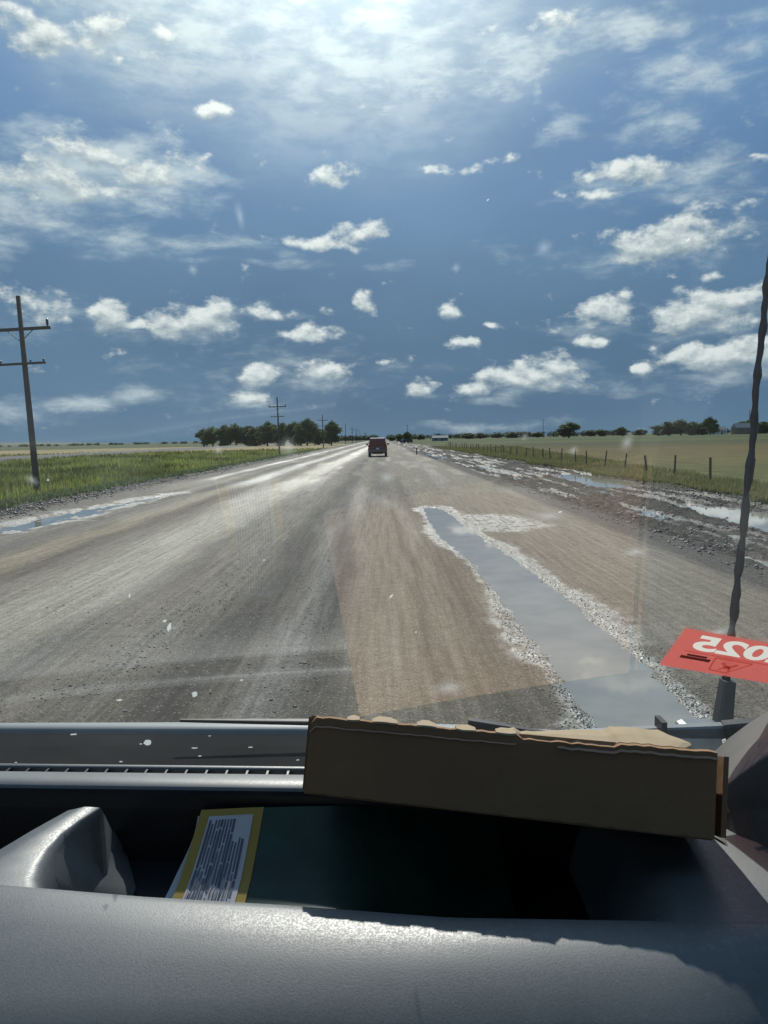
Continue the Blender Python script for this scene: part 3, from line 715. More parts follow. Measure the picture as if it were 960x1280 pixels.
# far woods that read as one mass
bl = []
for i in range(150):
    px = 485 + i * 3.6; d = 950; p = ony(px, 548, d); bl.append((p.x, d + random.uniform(-30, 30), 2.6, random.uniform(3.5, 6), random.uniform(2.6, 5.0)))
for i in range(60):
    px = 400 + i * 1.2; p = ony(px, 551, 900); bl.append((p.x, 900 + random.uniform(-30, 30), 2.4, random.uniform(3, 5), random.uniform(2.2, 4.4)))
for i in range(50):
    px = -20 + i * 5.5; p = ony(px, 556, 1100); bl.append((p.x, 1100 + random.uniform(-60, 60), 1.0, random.uniform(3, 6), random.uniform(1.5, 3.0)))
link('far_woods', leafcloud('far_woods', bl, 26000, .9, (.030, .050, .022), (.07, .095, .04), 55), kind='stuff', label='low dark belt of woods along the far horizon', cat='woods')

# ------------------------------------------------------------------ utility poles
def pole_meshes():
    r = {}
    r['shaft'] = MB().tube([(0, 0, -.5), (0, 0, 3), (0, 0, 8.05)], [.135, .12, .088], 12).mesh('shaft', 'creosote_wood', True)
    r['crossarm'] = MB().box((0, 0, 0), (2.45, .10, .125), bev=.012).mesh('crossarm', 'creosote_wood')
    r['crossarm2'] = MB().box((0, 0, 0), (1.9, .09, .09), bev=.012).mesh('crossarm', 'creosote_wood')
    b = MB().tube([(0, .07, 0), (.55, .07, .48)], .018, 6); r['brace'] = b.mesh('brace', 'grey_metal')
    r['insulator'] = MB().tube([(0, 0, 0), (0, 0, .04), (0, 0, .07), (0, 0, .16), (0, 0, .22), (0, 0, .30)], [.03, .03, .055, .05, .06, .03], 10).mesh('insulator', 'black_insulator', True)
    r['small'] = MB().tube([(0, 0, 0), (0, 0, .03), (0, 0, .10), (0, 0, .12)], [.02, .04, .035, .015], 8).mesh('insulator', 'black_insulator', True)
    return r
PM = pole_meshes()
def utility_pole(x, y, label, tilt=0.0, arms=True, rz=0.0, h=1.0):
    o = empty('utility_pole', (x, y, -.22), label, 'utility pole', 'utility poles along the left side of the road', rz)
    o.rotation_euler = (0, tilt, rz); o.scale = (1, 1, h)
    link('shaft', PM['shaft'], o)
    if arms:
        a = link('crossarm', PM['crossarm'], o, loc=(0, -.13, 6.72))
        for dx in (-1.12, 1.12): link('insulator', PM['insulator'], a, loc=(dx, 0, .06))
        b = link('crossarm', PM['crossarm2'], o, loc=(-.05, -.13, 5.35))
        for dx in (-.85, .35, .88): link('insulator', PM['small'], b, loc=(dx, 0, .045))
        for s in (-1, 1):
            c = link('brace', PM['brace'], o, loc=(0, -.2, 6.22)); c.scale = (s, 1, 1)
    return o
PX = [(-14.15, 31.7, -2.1, 'nearest wooden utility pole leaning left in the green verge', 1), (-14.1, 108, -.8, 'second utility pole standing in front of the tree grove', 1),
      (-14.0, 190, -.3, 'third utility pole just left of the rounded roadside tree', 1), (-13.4, 300, .2, 'fourth pole, bare and right of the rounded roadside tree', 0),
      (-13.4, 372, 0, 'fifth pole, first of the distant cluster', 1), (-13.6, 445, .3, 'sixth pole in the distant cluster', 1), (-13.6, 520, 0, 'seventh pole in the distant cluster', 0), (-13.6, 690, 0, 'farthest tiny pole left of the pickup roof', 1)]
for x, y, tl, lab, ar in PX: utility_pole(x, y, lab, R(tl), bool(ar))
for px, py, d, lab in ((509, 531, 560, 'thin pole above the round tree by the road end'), (679, 524, 640, 'thin power pole on the right skyline'), (937, 512, 600, 'thin mast beside the far right farmhouse')):
    p = ony(px, py, d); o = empty('power_pole', (p.x, d, -.22), lab, 'power pole'); 
    link('shaft', MB().tube([(0, 0, -.3), (0, 0, p.z + .22)], [.2, .14], 8).mesh('shaft', 'creosote_wood'), o)
    link('crossarm', MB().box((0, -.2, p.z - .4), (2.0, .12, .14)).mesh('crossarm', 'creosote_wood'), o)

# ------------------------------------------------------------------ fence
fence = empty('wire_fence', (12.7, 26.6, -.22), 'leaning wooden posts and wire of the pasture fence right of the road', 'fence')
rp = random.Random(5); yy = 26.6; tops = []
while yy < 150:
    hh = rp.uniform(1.0, 1.2); r_ = rp.uniform(.038, .055)
    me = MB().tube([(0, 0, -.2), (0, 0, hh * .5), (rp.uniform(-.02, .02), 0, hh)], [r_, r_ * .95, r_ * .9], 8).mesh('post', 'post_wood')
    p = link('post', me, fence, loc=(rp.uniform(-.12, .12), yy - 26.6, 0)); p.rotation_euler = (rp.uniform(-.05, .05), rp.uniform(-.10, .10), 0)
    tops.append((p.location.x, p.location.y)); yy += rp.uniform(3.2, 3.7)
for z in (.3, .55, .8):
    MB().tube([(a, b, z) for a, b in tops], .004, 4).build('wire', 'wire_metal', fence)
# marker post at the road edge
p = gnd(521, 568)
mp = empty('marker_post', (p.x, p.y, -.02), 'short brown marker post at the right road edge beyond the pickup', 'marker post')
MB().box((0, 0, .38), (.14, .10, .80), bev=.02).build('post', 'post_wood', mp); MB().box((0, -.055, .66), (.10, .012, .12)).build('reflector', 'tail_lens', mp)

# ------------------------------------------------------------------ far buildings
def building(px0, px1, pyt, pyb, d, label, rooft, wallm, roofm, cat='farm building'):
    a = ony(px0, pyb, d); b = ony(px1, pyb, d); top = ony(px0, pyt, d).z; w = b.x - a.x
    o = empty('farm_building', ((a.x + b.x) / 2, d, -.22), label, cat); H = top + .22; eh = H * .6; dp = 9
    MB().box((0, dp / 2, eh / 2), (w, dp, eh)).build('wall', wallm, o)
    f = w / 2 + .3
    V = [(-f, -.3, eh - .05), (f, -.3, eh - .05), (f, dp + .3, eh - .05), (-f, dp + .3, eh - .05), (-f, dp / 2, H), (f, dp / 2, H)]
    MB().add(V, [(0, 1, 5, 4), (2, 3, 4, 5), (0, 4, 3), (1, 2, 5), (0, 3, 2, 1)]).build('roof', roofm, o)
    MB().box((w * .1, -.03, eh * .4), (1.2, .06, eh * .8)).build('door', 'black_insulator', o)
    for sx in (-.3, .32): MB().box((w * sx, -.03, eh * .55), (1.3, .06, .9)).build('window', 'dark_glass', o)
    return o
building(541, 560, 544.6, 547.5, 430, 'long low pale shed in the field right of the road end', 1, 'roof_sheet', 'roof_sheet', 'shed')
building(921, 948, 529, 536, 560, 'grey roofed farmhouse at the far right edge of the skyline', 1, 'brick_wall', 'roof_sheet', 'farmhouse')
building(893, 909, 533, 537, 620, 'small grey outbuilding left of the farmhouse', 1, 'white_paint', 'roof_sheet', 'outbuilding')

# ------------------------------------------------------------------ vehicles
def wheel(parent, x, y, r=.36, w=.24):
    t_ = MB(); 
    prof = [(-.5, .62), (-.5, .93), (-.4, 1.0), (.4, 1.0), (.5, .93), (.5, .62)]
    rows_ = [[(x + a * w, y + math.cos(k * math.pi / 10) * b * r, r + math.sin(k * math.pi / 10) * b * r) for k in range(20)] for a, b in prof]
    t_.loft(rows_, True); o = t_.build('wheel', 'tyre_rubber', parent, True)
    MB().cyl((x, y, r), (1, 0, 0), r * .62, w * .8, 16).build('rim', 'grey_metal', o); return o
def car_body(secs, m, name, parent):
    mb = MB(); mb.loft(secs, True); n_ = len(secs[0]); k = len(mb.v)
    mb.f.append(tuple(range(n_))[::-1]); mb.f.append(tuple(k - n_ + i for i in range(n_)))
    return mb.build(name, m, parent, False)
def section(y, w, zb, zb2, zt, wt):
    return [(-w, y, zb2), (-w * .94, y, zb), (w * .94, y, zb), (w, y, zb2), (w * 1.0, y, (zb2 + zt) / 2), (w * .97, y, zt - .04), (wt, y, zt), (-wt, y, zt), (-w * .97, y, zt - .04), (-w, y, (zb2 + zt) / 2)]
suv = empty('pickup', (-.28, 78, 0.0), 'dark red vehicle driving ahead in the middle of the road', 'car')
# lower body and greenhouse lofted front to back (rear faces the camera)
car_body([section(0, .90, .50, .62, 1.08, .84), section(.06, .97, .42, .58, 1.12, .9), section(1.0, .98, .34, .55, 1.12, .9), section(3.6, .98, .34, .55, 1.12, .9), section(4.6, .95, .34, .55, 1.02, .86), section(5.1, .86, .45, .6, .86, .76)], 'red_paint', 'body', suv)
def gsec(y, w, z0, z1, wt): return [(-w, y, z0), (w, y, z0), (w * .98, y, z0 + .1), (wt, y, z1 - .06), (wt * .93, y, z1), (-wt * .93, y, z1), (-wt, y, z1 - .06), (-w * .98, y, z0 + .1)]
car_body([gsec(.05, .93, 1.10, 1.62, .80), gsec(.22, .93, 1.10, 1.86, .78), gsec(1.6, .93, 1.10, 1.92, .78), gsec(2.6, .93, 1.10, 1.88, .76), gsec(3.6, .92, 1.10, 1.14, .80)], 'red_paint', 'roof', suv)
MB().add([(-.74, .09, 1.28), (.74, .09, 1.28), (.68, .155, 1.74), (-.68, .155, 1.74)], [(0, 1, 2, 3)]).build('rear_window', 'dark_glass', suv)
MB().box((0, -.04, .60), (1.72, .16, .22), bev=.03).build('bumper', 'dusty_plastic', suv)
MB().box((0, -.035, .98), (1.4, .07, .06), bev=.01).build('tailgate_handle_trim', 'dusty_plastic', suv)
MB().box((0, -.03, .82), (.34, .03, .16)).build('licence_plate', 'white_paint', suv)
for s in (-1, 1):
    MB().box((s * .87, -.005, 1.02), (.16, .08, .42), bev=.02).build('tail_light', 'tail_lens', suv)
    mo = MB().box((s * 1.10, 3.1, 1.28), (.24, .14, .20), bev=.03).build('side_mirror', 'black_plastic', suv)
    MB().box((s * .945, 2.0, 1.42), (.02, 2.2, .36)).build('side_window', 'dark_glass', suv)
    for y_ in (.95, 4.1): wheel(suv, s * .84, y_)
MB().box((0, 2.5, .34), (1.1, 4.2, .12)).build('underbody', 'black_plastic', suv)
MB().cyl((.0, -.12, .50), (0, 1, 0), .035, .2, 8).build('tow_hitch', 'grey_metal', suv)
# oncoming glint of the windscreen rim
# parked dark car far off the right edge
pc = empty('parked_car', (9.6, 285, -.1), 'small dark car parked beside the far end of the road', 'car', rz=R(35))
pc.scale = (1.1, 1.1, 1.1)
car_body([[(x_, -.85, z_) for x_, z_ in ((-2.2, .35), (2.2, .35), (2.25, .7), (1.2, .9), (-2.1, .95))], [(x_, .85, z_) for x_, z_ in ((-2.2, .35), (2.2, .35), (2.25, .7), (1.2, .9), (-2.1, .95))]], 'black_paint', 'body', pc)
car_body([[(x_, -.78, z_) for x_, z_ in ((-1.9, .9), (1.1, .9), (.4, 1.42), (-1.3, 1.45))], [(x_, .78, z_) for x_, z_ in ((-1.9, .9), (1.1, .9), (.4, 1.42), (-1.3, 1.45))]], 'dark_glass', 'window', pc)
for x_ in (-1.4, 1.4):
    for y_ in (-.8, .8): MB().cyl((x_, y_, .33), (0, 1, 0), .33, .2, 14).build('wheel', 'tyre_rubber', pc)

# ------------------------------------------------------------------ the van we sit in
van = empty('van', (0, .8, 0), 'interior of the van: grey dashboard, dirty windshield, wipers and hood edge in the foreground', 'van')
van.location = (0, 0, 0)
def interp(pts, x):
    xs_ = [p[0] for p in pts]; ys_ = [p[1] for p in pts]; return float(np.interp(x, xs_, ys_))
# dashboard front lip: rows measured as (px, py) curves at a height below the eye
PXS = np.concatenate([np.linspace(-700, -60, 9), np.linspace(-20, 980, 41), np.linspace(1040, 1500, 6)])
def row(pts, zo, dz=None, dy=0.0):
    out = []
    for px in PXS:
        py = interp(pts, px); z = zo if dz is None else zo + interp(dz, px)
        p = onz(px, py, z); out.append(Vector((p.x, p.y + dy, p.z)))
    return out
LIP = [(-700, 1098), (0, 1106), (180, 1121), (350, 1131), (560, 1147), (860, 1152), (1500, 1150)]
BOT = [(-700, 1290), (0, 1277), (500, 1276), (850, 1275), (930, 1266), (960, 1258), (1500, 1150)]
lip_top = row(LIP, -.349)
def off(rw, dy, dz): return [Vector((p.x, p.y + dy, p.z + dz)) for p in rw]
bot = row(BOT, -.366)
def mixrow(a, b, f, dz=0): return [a[i].lerp(b[i], f) + Vector((0, 0, dz)) for i in range(len(a))]
rows_ = [off(bot, -.045, -.20), off(bot, -.035, -.06), off(bot, -.024, -.022), off(bot, -.010, -.006), bot, mixrow(bot, lip_top, .15, .003), mixrow(bot, lip_top, .35, .006), mixrow(bot, lip_top, .6, .007), mixrow(bot, lip_top, .82, .005), mixrow(bot, lip_top, .93, .002), lip_top, off(lip_top, .005, -.004), off(lip_top, .008, -.012), off(lip_top, .010, -.03), off(lip_top, .012, -.115)]
MB().loft(rows_).build('dash_panel', 'dash_plastic', van, True)
# tray floor and far wall
FAR = [(-700, 978), (0, 985), (380, 990), (700, 994), (1500, 1000)]
far_rim = row(FAR, -.385)
TF = -.465
floor_near = [Vector((p.x, p.y + .008, CAM_Z + TF)) for p in lip_top]; floor_far = [Vector((p.x, p.y - .006, CAM_Z + TF)) for p in far_rim]
MB().loft([floor_near, floor_far, off(far_rim, -.004, -.02), off(far_rim, -.002, -.004), off(far_rim, 0, 0)]).build('storage_tray', 'black_plastic', van, False)
# upper dash between tray and defroster
V1 = [(-700, 957), (0, 964), (380, 968.5), (1500, 980)]
V2 = [(-700, 951), (0, 958), (380, 962), (1500, 974)]
V3 = [(-700, 947), (0, 954.5), (380, 958.5), (1500, 970)]
r1 = row(V1, -.390); r2 = row(V2, -.391); r3 = row(V3, -.393)
MB().loft([off(far_rim, .0005, .0), off(far_rim, .003, .003), mixrow(far_rim, r1, .5, .004), mixrow(far_rim, r1, .9, .002), r1, off(r1, .003, -.004), off(r1, .004, -.03)]).build('upper_dash', 'dash_plastic', van, True)
vent = MB().loft([off(r1, .004, -.03), off(r2, -.002, -.03)]).build('defroster_vent', 'black_plastic', van)
MB().loft([off(r2, -.001, -.03), off(r2, -.0005, -.002), r2, mixrow(r2, r3, .5, .002), r3, off(r3, .006, -.006)]).build('defroster_rim', 'dash_plastic', van, True)
MB().loft([off(r3, .006, -.0065), off(r3, .06, -.045), off(r3, .14, -.085)]).build('glass_ledge', 'cowl_plastic', van, True)
slatm = MB().box((0, 0, 0), (.0025, .020, .012)).mesh('slat', 'black_plastic')
xx = -.95
while xx < .50:
    i = min(range(len(r1)), key=lambda q: abs(r1[q].x - xx)); a = r1[i]; b = r2[i]
    link('slat', slatm, vent, loc=((xx), (a.y + b.y) / 2 + .002, a.z - .008)); xx += .0245
# right end of the tray: dash surface closing it
cr = MB()
edge = [(848, 1153), (846, 1120), (838, 1095), (822, 1070), (800, 1045), (775, 1015), (755, 994)]
def ezo(py): return -.349 - .036 * (1152 - py) / (1152 - 994)
E0 = [onz(a, b, ezo(b)) for a, b in edge]; E1 = [onz(1500, b, ezo(b)) for a, b in edge]
def rt(f, dz): return [E0[i].lerp(E1[i], f) + Vector((0, 0, dz * math.sin(math.pi * i / 6))) for i in range(len(E0))]
cr.loft([[p + Vector((-.05, 0, -.12)) for p in E0], [p + Vector((-.03, 0, -.045)) for p in E0], [p + Vector((-.016, 0, -.012)) for p in E0], rt(0, 0), rt(.08, .006), rt(.3, .006), rt(1, .0)])
cr.build('dash_corner', 'dash_plastic', van, True)
# divider hump at the left of the tray
c_top = [(128, 1011), (104, 1026), (82, 1042), (65, 1060), (53, 1080), (47, 1098), (52, 1112)]
c_out = [(85, 1013), (40, 1038), (0, 1062), (-50, 1090), (-100, 1112), (-140, 1125), (-160, 1135)]
zt = -.356
T = [onz(a, b, zt) for a, b in c_top]; O = [onz(a, b, zt + .002) for a, b in c_out]
c_bot = [(150, 1040), (158, 1066), (165, 1090), (170, 1110), (160, 1135), (130, 1150), (100, 1160)]
Bm = [onz(a, b, -.46) for a, b in c_bot]
hump = MB()
rws = [[p + Vector((-.01, .008, -.10)) for p in O], [p + Vector((-.004, .003, -.008)) for p in O], O, mixrow(O, T, .5, .003), mixrow(O, T, .9, .0015), mixrow(O, T, .97, 0), [T[i] + (Bm[i] - T[i]) * .03 + Vector((0, 0, -.003)) for i in range(7)], mixrow(T, Bm, .12, -.004), mixrow(T, Bm, .5, -.012), Bm]
hump.loft(rws); 
endc = [rws[k][0] for k in range(len(rws))]; back = [p + Vector((0, .004, -.12)) for p in endc]
hump.loft([endc, back]); hump.build('tray_divider', 'dash_plastic', van, True)

# booklet lying in the tray, propped on the far wall
def bsurf(X, v, lift=0.0):
    # v: 0 near edge lying on the floor, 1 top edge against the far wall
    pts = [(0.645, TF + .008), (.68, TF + .006), (.715, TF + .004), (.748, TF + .018), (.778, TF + .042), (.803, TF + .066)]
    ts = np.linspace(0, 1, 6); yb = float(np.interp(v, ts, [p[0] for p in pts])); zb = float(np.interp(v, ts, [p[1] for p in pts]))
    yb2 = float(np.interp(min(v + .02, 1.02), ts, [p[0] for p in pts])); zb2 = float(np.interp(min(v + .02, 1.02), ts, [p[1] for p in pts]))
    sag = .006 * math.sin((X + .2) * 14)
    return Vector((X, yb - lift * .5, CAM_Z + zb + lift + sag * .4))
def bgrid(name, m, x0f, x1f, v0, v1, lift, parent, nu=8, nv=16, thick=.0):
    rws = [[bsurf(x0f(v) + (x1f(v) - x0f(v)) * u / nu, v, lift) for u in range(nu + 1)] for v in np.linspace(v0, v1, nv)]
    mb = MB().loft(rws)
    if thick:
        mb.loft([[p + Vector((0, 0, -thick)) for p in r] for r in rws]); 
        for side in (0, -1): mb.loft([[r[side] for r in rws], [r[side] + Vector((0, 0, -thick)) for r in rws]])
        mb.loft([rws[-1], [p + Vector((0, 0, -thick)) for p in rws[-1]]]); mb.loft([rws[0], [p + Vector((0, 0, -thick)) for p in rws[0]]])
    return mb.build(name, m, parent, True)
bk = empty('booklet', (-.05, .7, 0), 'green booklet with yellow bordered white text panel lying in the dash tray', 'booklet'); bk.location = (0, 0, 0)
xl = lambda v: -.232 + .030 * v; xr = lambda v: .128 - .012 * v
bgrid('back_pages', 'booklet_white', lambda v: xl(v) - .006 + .004 * math.sin(v * 9), lambda v: xr(v) - .01, 0, .985, -.0045, bk, thick=.003)
bgrid('cover', 'booklet_green', xl, xr, 0, 1, 0, bk, 14, 16, .001)
yb_ = bgrid('yellow_border', 'booklet_yellow', xl, lambda v: -.150 + .016 * v, .0, 1.0, .0009, bk)
wp = bgrid('text_panel', 'booklet_white', lambda v: xl(v) + .011, lambda v: -.160 + .016 * v, .03, .955, .0016, bk)
ink = MB(); rk = random.Random(3)
for i in range(13):
    f = (i + .7) / 14; v = .08 + (0.05 * rk.random())
    while v < .90:
        L_ = rk.uniform(.10, .3); v1 = min(v + L_, .93)
        w_ = .0008 if i % 4 else .0012
        xa = lambda q: xl(q) + .012 + f * ((-.161 + .016 * q) - xl(q) - .013)
        a, b = xa(v), xa(v1); q0, q1 = bsurf(a, v, .0021), bsurf(b, v1, .0021)
        ink.add([q0 - Vector((w_, 0, 0)), q0 + Vector((w_, 0, 0)), q1 + Vector((w_, 0, 0)), q1 - Vector((w_, 0, 0))], [(0, 1, 2, 3)]); v = v1 + rk.uniform(.006, .014)
        if i > 8 and v > .75: break
ink.build('printed_lines', 'print_ink', bk)

# windshield
G0 = Vector((0, 1.05, CAM_Z - .463)); GD = Vector((0, -.7181, .6959)); GN = Vector((0, .6959, .7181))
XL, XR_ = -1.25, .60
def gpt(x, s, o=0.0):
    bow = .06 * (1 - ((x + .3) / .95) ** 2)
    return G0 + Vector((x, bow - .05, 0)) + GD * s + GN * o
def gray(px, py, o=0.0):                        # the measured spot on the windshield
    d = ray(px, py); O_ = Vector((0, 0, CAM_Z)); best = None
    x = 0
    for _ in range(6):
        q = gpt(x, 0, o); tt_ = (q - O_).dot(GN) / d.dot(GN); P_ = O_ + d * tt_; x = P_.x
    return P_
ws = MB().loft([[gpt(x, s) for x in np.linspace(XL, XR_, 25)] for s in np.linspace(-.0, 1.2, 9)]).build('windshield', 'windshield_glass', van, True)
# dried splats and smears on the glass
def quadframe(P_): 
    return Vector((1, 0, 0)), GD
SPOTS = [(184, 928, 5, 9), (92, 918, 5, 2.5), (243, 935, 4, 2), (151, 952, 3, 2), (212, 783, 3, 10), (243, 868, 4, 6), (149, 875, 4, 3), (162, 745, 1.5, 5), (206, 776, 3, 3), (250, 945, 3, 2), (20, 953, 2, 1.5), (313, 934, 4, 1.5), (489, 745, 2, 4), (372, 950, 3, 1.5), (60, 600, 2, 1.5), (302, 850, 2, 2), (176, 930, 2, 2), (262, 920, 2, 1.2), (520, 790, 1.5, 2), (700, 640, 2, 2), (860, 300, 2, 2), (610, 250, 1.5, 1.5), (330, 700, 1.5, 1.5)]
for i, (px, py, a, b) in enumerate(SPOTS):
    c0 = gray(px, py, -.0015); n_ = 11; rr = random.Random(i); V = []
    for k in range(n_):
        w_ = 2 * math.pi * k / n_; q = rr.uniform(.55, 1.15); V.append(c0 + (Vector((1, 0, 0)) * math.cos(w_) * a * q + (GD + Vector((.3, 0, 0))) * math.sin(w_) * b * 1.3 * q) * (c0.y / F))
    MB().add(V, [tuple(range(n_))]).build('bug_splat', 'dried_splat', ws)
for i, (px, py, a, b) in enumerate([(273, 563, 7, 7), (784, 553, 9, 13), (656, 546, 6, 6), (483, 597, 12, 9), (717, 563, 7, 7), (360, 560, 14, 14), (560, 860, 26, 20), (40, 600, 9, 9), (900, 790, 16, 14), (795, 690, 20, 9), (300, 270, 6, 16), (680, 310, 12, 10), (570, 335, 6, 6), (241, 337, 7, 7), (188, 395, 7, 7), (685, 645, 30, 10)]):
    c0 = gray(px, py, -.001); n_ = 18; V = [c0]; rr = random.Random(i + 50)
    for k in range(n_):
        w_ = 2 * math.pi * k / n_; q = rr.uniform(.85, 1.2); V.append(c0 + (Vector((1, 0, 0)) * math.cos(w_) * a * q + GD * math.sin(w_) * b * 1.3 * q) * (1.3 * c0.y / F))
    me = arr_mesh('smear', V, [(0, k + 1, (k + 1) % n_ + 1) for k in range(n_)], 'soft_smear'); fattr(me, 'edge', [1] + [0] * n_); link('smear', me, ws)

# red sticker on the inside of the glass: 2025 reads mirrored from in here
TL, BL, BR = gray(857, 785, -.002), gray(824, 831, -.002), gray(947, 852, -.002)
U = (BR - BL) * 1.22; Vv = TL - BL; NN = -GN
def stk(u, v, o=0.0): return BL + U * u + Vv * v + NN * o
def text_mesh(s_, size, bold=.0):
    cu = bpy.data.curves.new('t', 'FONT'); cu.body = s_; cu.size = size; cu.offset = bold; cu.align_x = 'CENTER'; cu.align_y = 'CENTER'
    o = bpy.data.objects.new('t', cu); COL.objects.link(o); dg = bpy.context.evaluated_depsgraph_get(); dg.update()
    me = bpy.data.meshes.new_from_object(o.evaluated_get(dg)); bpy.data.objects.remove(o); return me
me = text_mesh('2025', 1.0, .035)
xs_ = [v.co.x for v in me.vertices]; ys_ = [v.co.y for v in me.vertices]; x0, x1, y0, y1 = min(xs_), max(xs_), min(ys_), max(ys_)
for v in me.vertices:
    v.co = Vector((.135 + (1 - (v.co.x - x0) / (x1 - x0)) * .80, .53 + (v.co.y - y0) / (y1 - y0) * .38, 0))
bm = bmesh.new(); bm.from_mesh(me); bmesh.ops.remove_doubles(bm, verts=bm.verts, dist=1e-5)
be = [e for e in bm.edges if len(e.link_faces) == 1]; idx = {}
b2 = bmesh.new()
for e in be:
    for v in e.verts:
        if v not in idx: idx[v] = b2.verts.new(v.co)
for e in be: b2.edges.new((idx[e.verts[0]], idx[e.verts[1]]))
q4 = [b2.verts.new(c_) for c_ in ((0, 0, 0), (1, 0, 0), (1, 1, 0), (0, 1, 0))]
for i in range(4): b2.edges.new((q4[i], q4[(i + 1) % 4]))
bmesh.ops.triangle_fill(b2, edges=list(b2.edges), use_beauty=True, normal=(0, 0, 1))
# the film is die-printed: red film around letters of pale film in the same layer
for v in b2.verts: v.co = stk(v.co.x, v.co.y)
sm = bpy.data.meshes.new('sticker'); b2.to_mesh(sm); b2.free(); bm.free(); sm.materials.append(MATS['sticker_red'])
st = link('sticker', sm, van); st['label'] = 'red registration sticker reading 2025 backwards on the windshield'
for v in me.vertices: v.co = stk(v.co.x, v.co.y)
me.materials.clear(); me.materials.append(MATS['sticker_letters']); link('lettering', me, st)
def strip(pts, wd, name, m, o):
    mb = MB()
    for (a, b), (c_, d_) in zip(pts[:-1], pts[1:]):
        L_ = math.hypot(c_ - a, d_ - b); nx, ny = -(d_ - b) / L_ * wd, (c_ - a) / L_ * wd * 2
        mb.add([stk(a - nx, b - ny, o), stk(a + nx, b + ny, o), stk(c_ + nx, d_ + ny, o), stk(c_ - nx, d_ - ny, o)], [(0, 1, 2, 3)])
    return mb.build(name, m, st)
strip([(.36, .44), (.66, .44), (.52, .10), (.38, .12), (.36, .44)], .008, 'emblem', 'sticker_pink', .0008)
strip([(.44, .36), (.50, .22), (.56, .36)], .018, 'emblem', 'sticker_pink', .0011)
strip([(.44, .16), (.50, .30), (.53, .16)], .010, 'emblem', 'sticker_pink', .0014)
strip([(.10, .33), (.34, .33)], .018, 'fine_print', 'sticker_dark', .0007); strip([(.14, .40), (.30, .40)], .012, 'fine_print', 'sticker_dark', .0007)
strip([(.10, .485), (.95, .485)], .006, 'emblem', 'sticker_pink', .0007)

# A pillar trim at the right
cA = [(870, 990, .84), (890, 966, .82), (908, 950, .80), (933, 932, .78), (962, 914, .76), (1010, 885, .72), (1150, 800, .60)]
cM = [(882, 1000, .72), (900, 988, .71), (925, 968, .69), (950, 950, .67), (980, 932, .65), (1040, 905, .62), (1220, 850, .52)]
cN = [(886, 1022, .705), (903, 1016, .695), (932, 1012, .675), (962, 1010, .655), (1000, 1006, .63), (1080, 1000, .59), (1300, 1000, .49)]
cB = [(888, 1036, .70), (903, 1034, .69), (926, 1048, .665), (955, 1072, .64), (985, 1098, .615), (1060, 1150, .57), (1300, 1300, .46)]
cC = [(890, 1044, .665), (903, 1052, .65), (925, 1071, .63), (950, 1094, .60), (978, 1120, .575), (1050, 1180, .53), (1290, 1330, .43)]
cc = [[ony(*p) for p in c_] for c_ in (cA, cM, cN, cB, cC)]
inter = []
for a, b in zip(cc[:-1], cc[1:]):
    for f in (0, .06, .5, .94): inter.append(mixrow(a, b, f))
inter.append(cc[-1]); 
MB().loft([[p + Vector((.03, .06, -.0)) for p in cc[0]]] + inter + [[p + Vector((.05, .03, -.04)) for p in cc[-1]]]).build('pillar_trim', 'pillar_trim', van, True)

# outside: cowl, hood edge, wipers, antenna
def owr(pts, zo, dy=0): return row(pts, zo, None, dy)
C1 = [(-700, 905), (0, 912), (385, 913), (600, 918), (760, 935), (900, 960), (1500, 1100)]
H0 = [(-700, 899), (0, 903.5), (385, 902.5), (600, 906), (700, 913), (800, 930), (900, 950), (1500, 1090)]
cw_f = owr(C1, -.500); 
hd = owr(H0, -.498)
MB().loft([[Vector((p.x, 1.0, CAM_Z - .475)) for p in cw_f], [Vector((p.x, 1.10, CAM_Z - .487)) for p in cw_f], mixrow([Vector((p.x, 1.10, CAM_Z - .487)) for p in cw_f], cw_f, .6, -.004), off(cw_f, -.006, -.006), off(cw_f, .0, -.02)]).build('cowl', 'cowl_plastic', van, True)
MB().loft([off(cw_f, .001, -.03), off(cw_f, .0015, -.002), off(cw_f, .004, .001), hd, off(hd, .02, -.016), off(hd, .05, -.06), off(hd, .08, -.16), off(hd, .10, -.5)]).build('hood', 'hood_paint', van, True)
wr = MB(); 
P0, P1 = ony(940, 907, 1.10), ony(738, 918, 1.08)
def bar(mb, a, b, w0, w1, h0, h1):
    d = (b - a).normalized(); s_ = d.cross(Vector((0, 0, 1))).normalized(); u = s_.cross(d)
    rw = []
    for p, w_, h_ in ((a, w0, h0), (a.lerp(b, .5), (w0 + w1) / 2, (h0 + h1) / 2), (b, w1, h1)):
        rw.append([p - s_ * w_ - u * h_, p + s_ * w_ - u * h_, p + s_ * w_ + u * h_ * .7, p + s_ * w_ * .7 + u * h_, p - s_ * w_ * .7 + u * h_, p - s_ * w_ + u * h_ * .7])
    mb.loft(rw, True); k = len(mb.v); mb.f.append((k - 6, k - 5, k - 4, k - 3, k - 2, k - 1)); mb.f.append((k - 13, k - 14, k - 15, k - 16, k - 17, k - 18)); return mb
wa = bar(MB(), ony(925, 912, 1.10), ony(690, 917, 1.12), .011, .005, .010, .0035).build('wiper_arm', 'wiper_metal', van)
MB().add(*(lambda m_: (m_.v, m_.f))(bar(MB(), ony(945, 908, 1.09), ony(905, 913, 1.095), .013, .013, .010, .012))).build('pivot_cap', 'black_plastic', wa)
MB().box(ony(826, 911, 1.10), (.008, .03, .030)).build('arm_clip', 'black_plastic', wa)
wb_ = bar(MB(), ony(690, 919, 1.13), ony(585, 906, 1.15), .006, .010, .004, .010).build('wiper_blade', 'wiper_rubber', van)
bar(MB(), ony(400, 902.5, 1.22), ony(225, 900.5, 1.22), .008, .003, .0035, .002).build('wiper_blade', 'wiper_rubber', van)
an = []
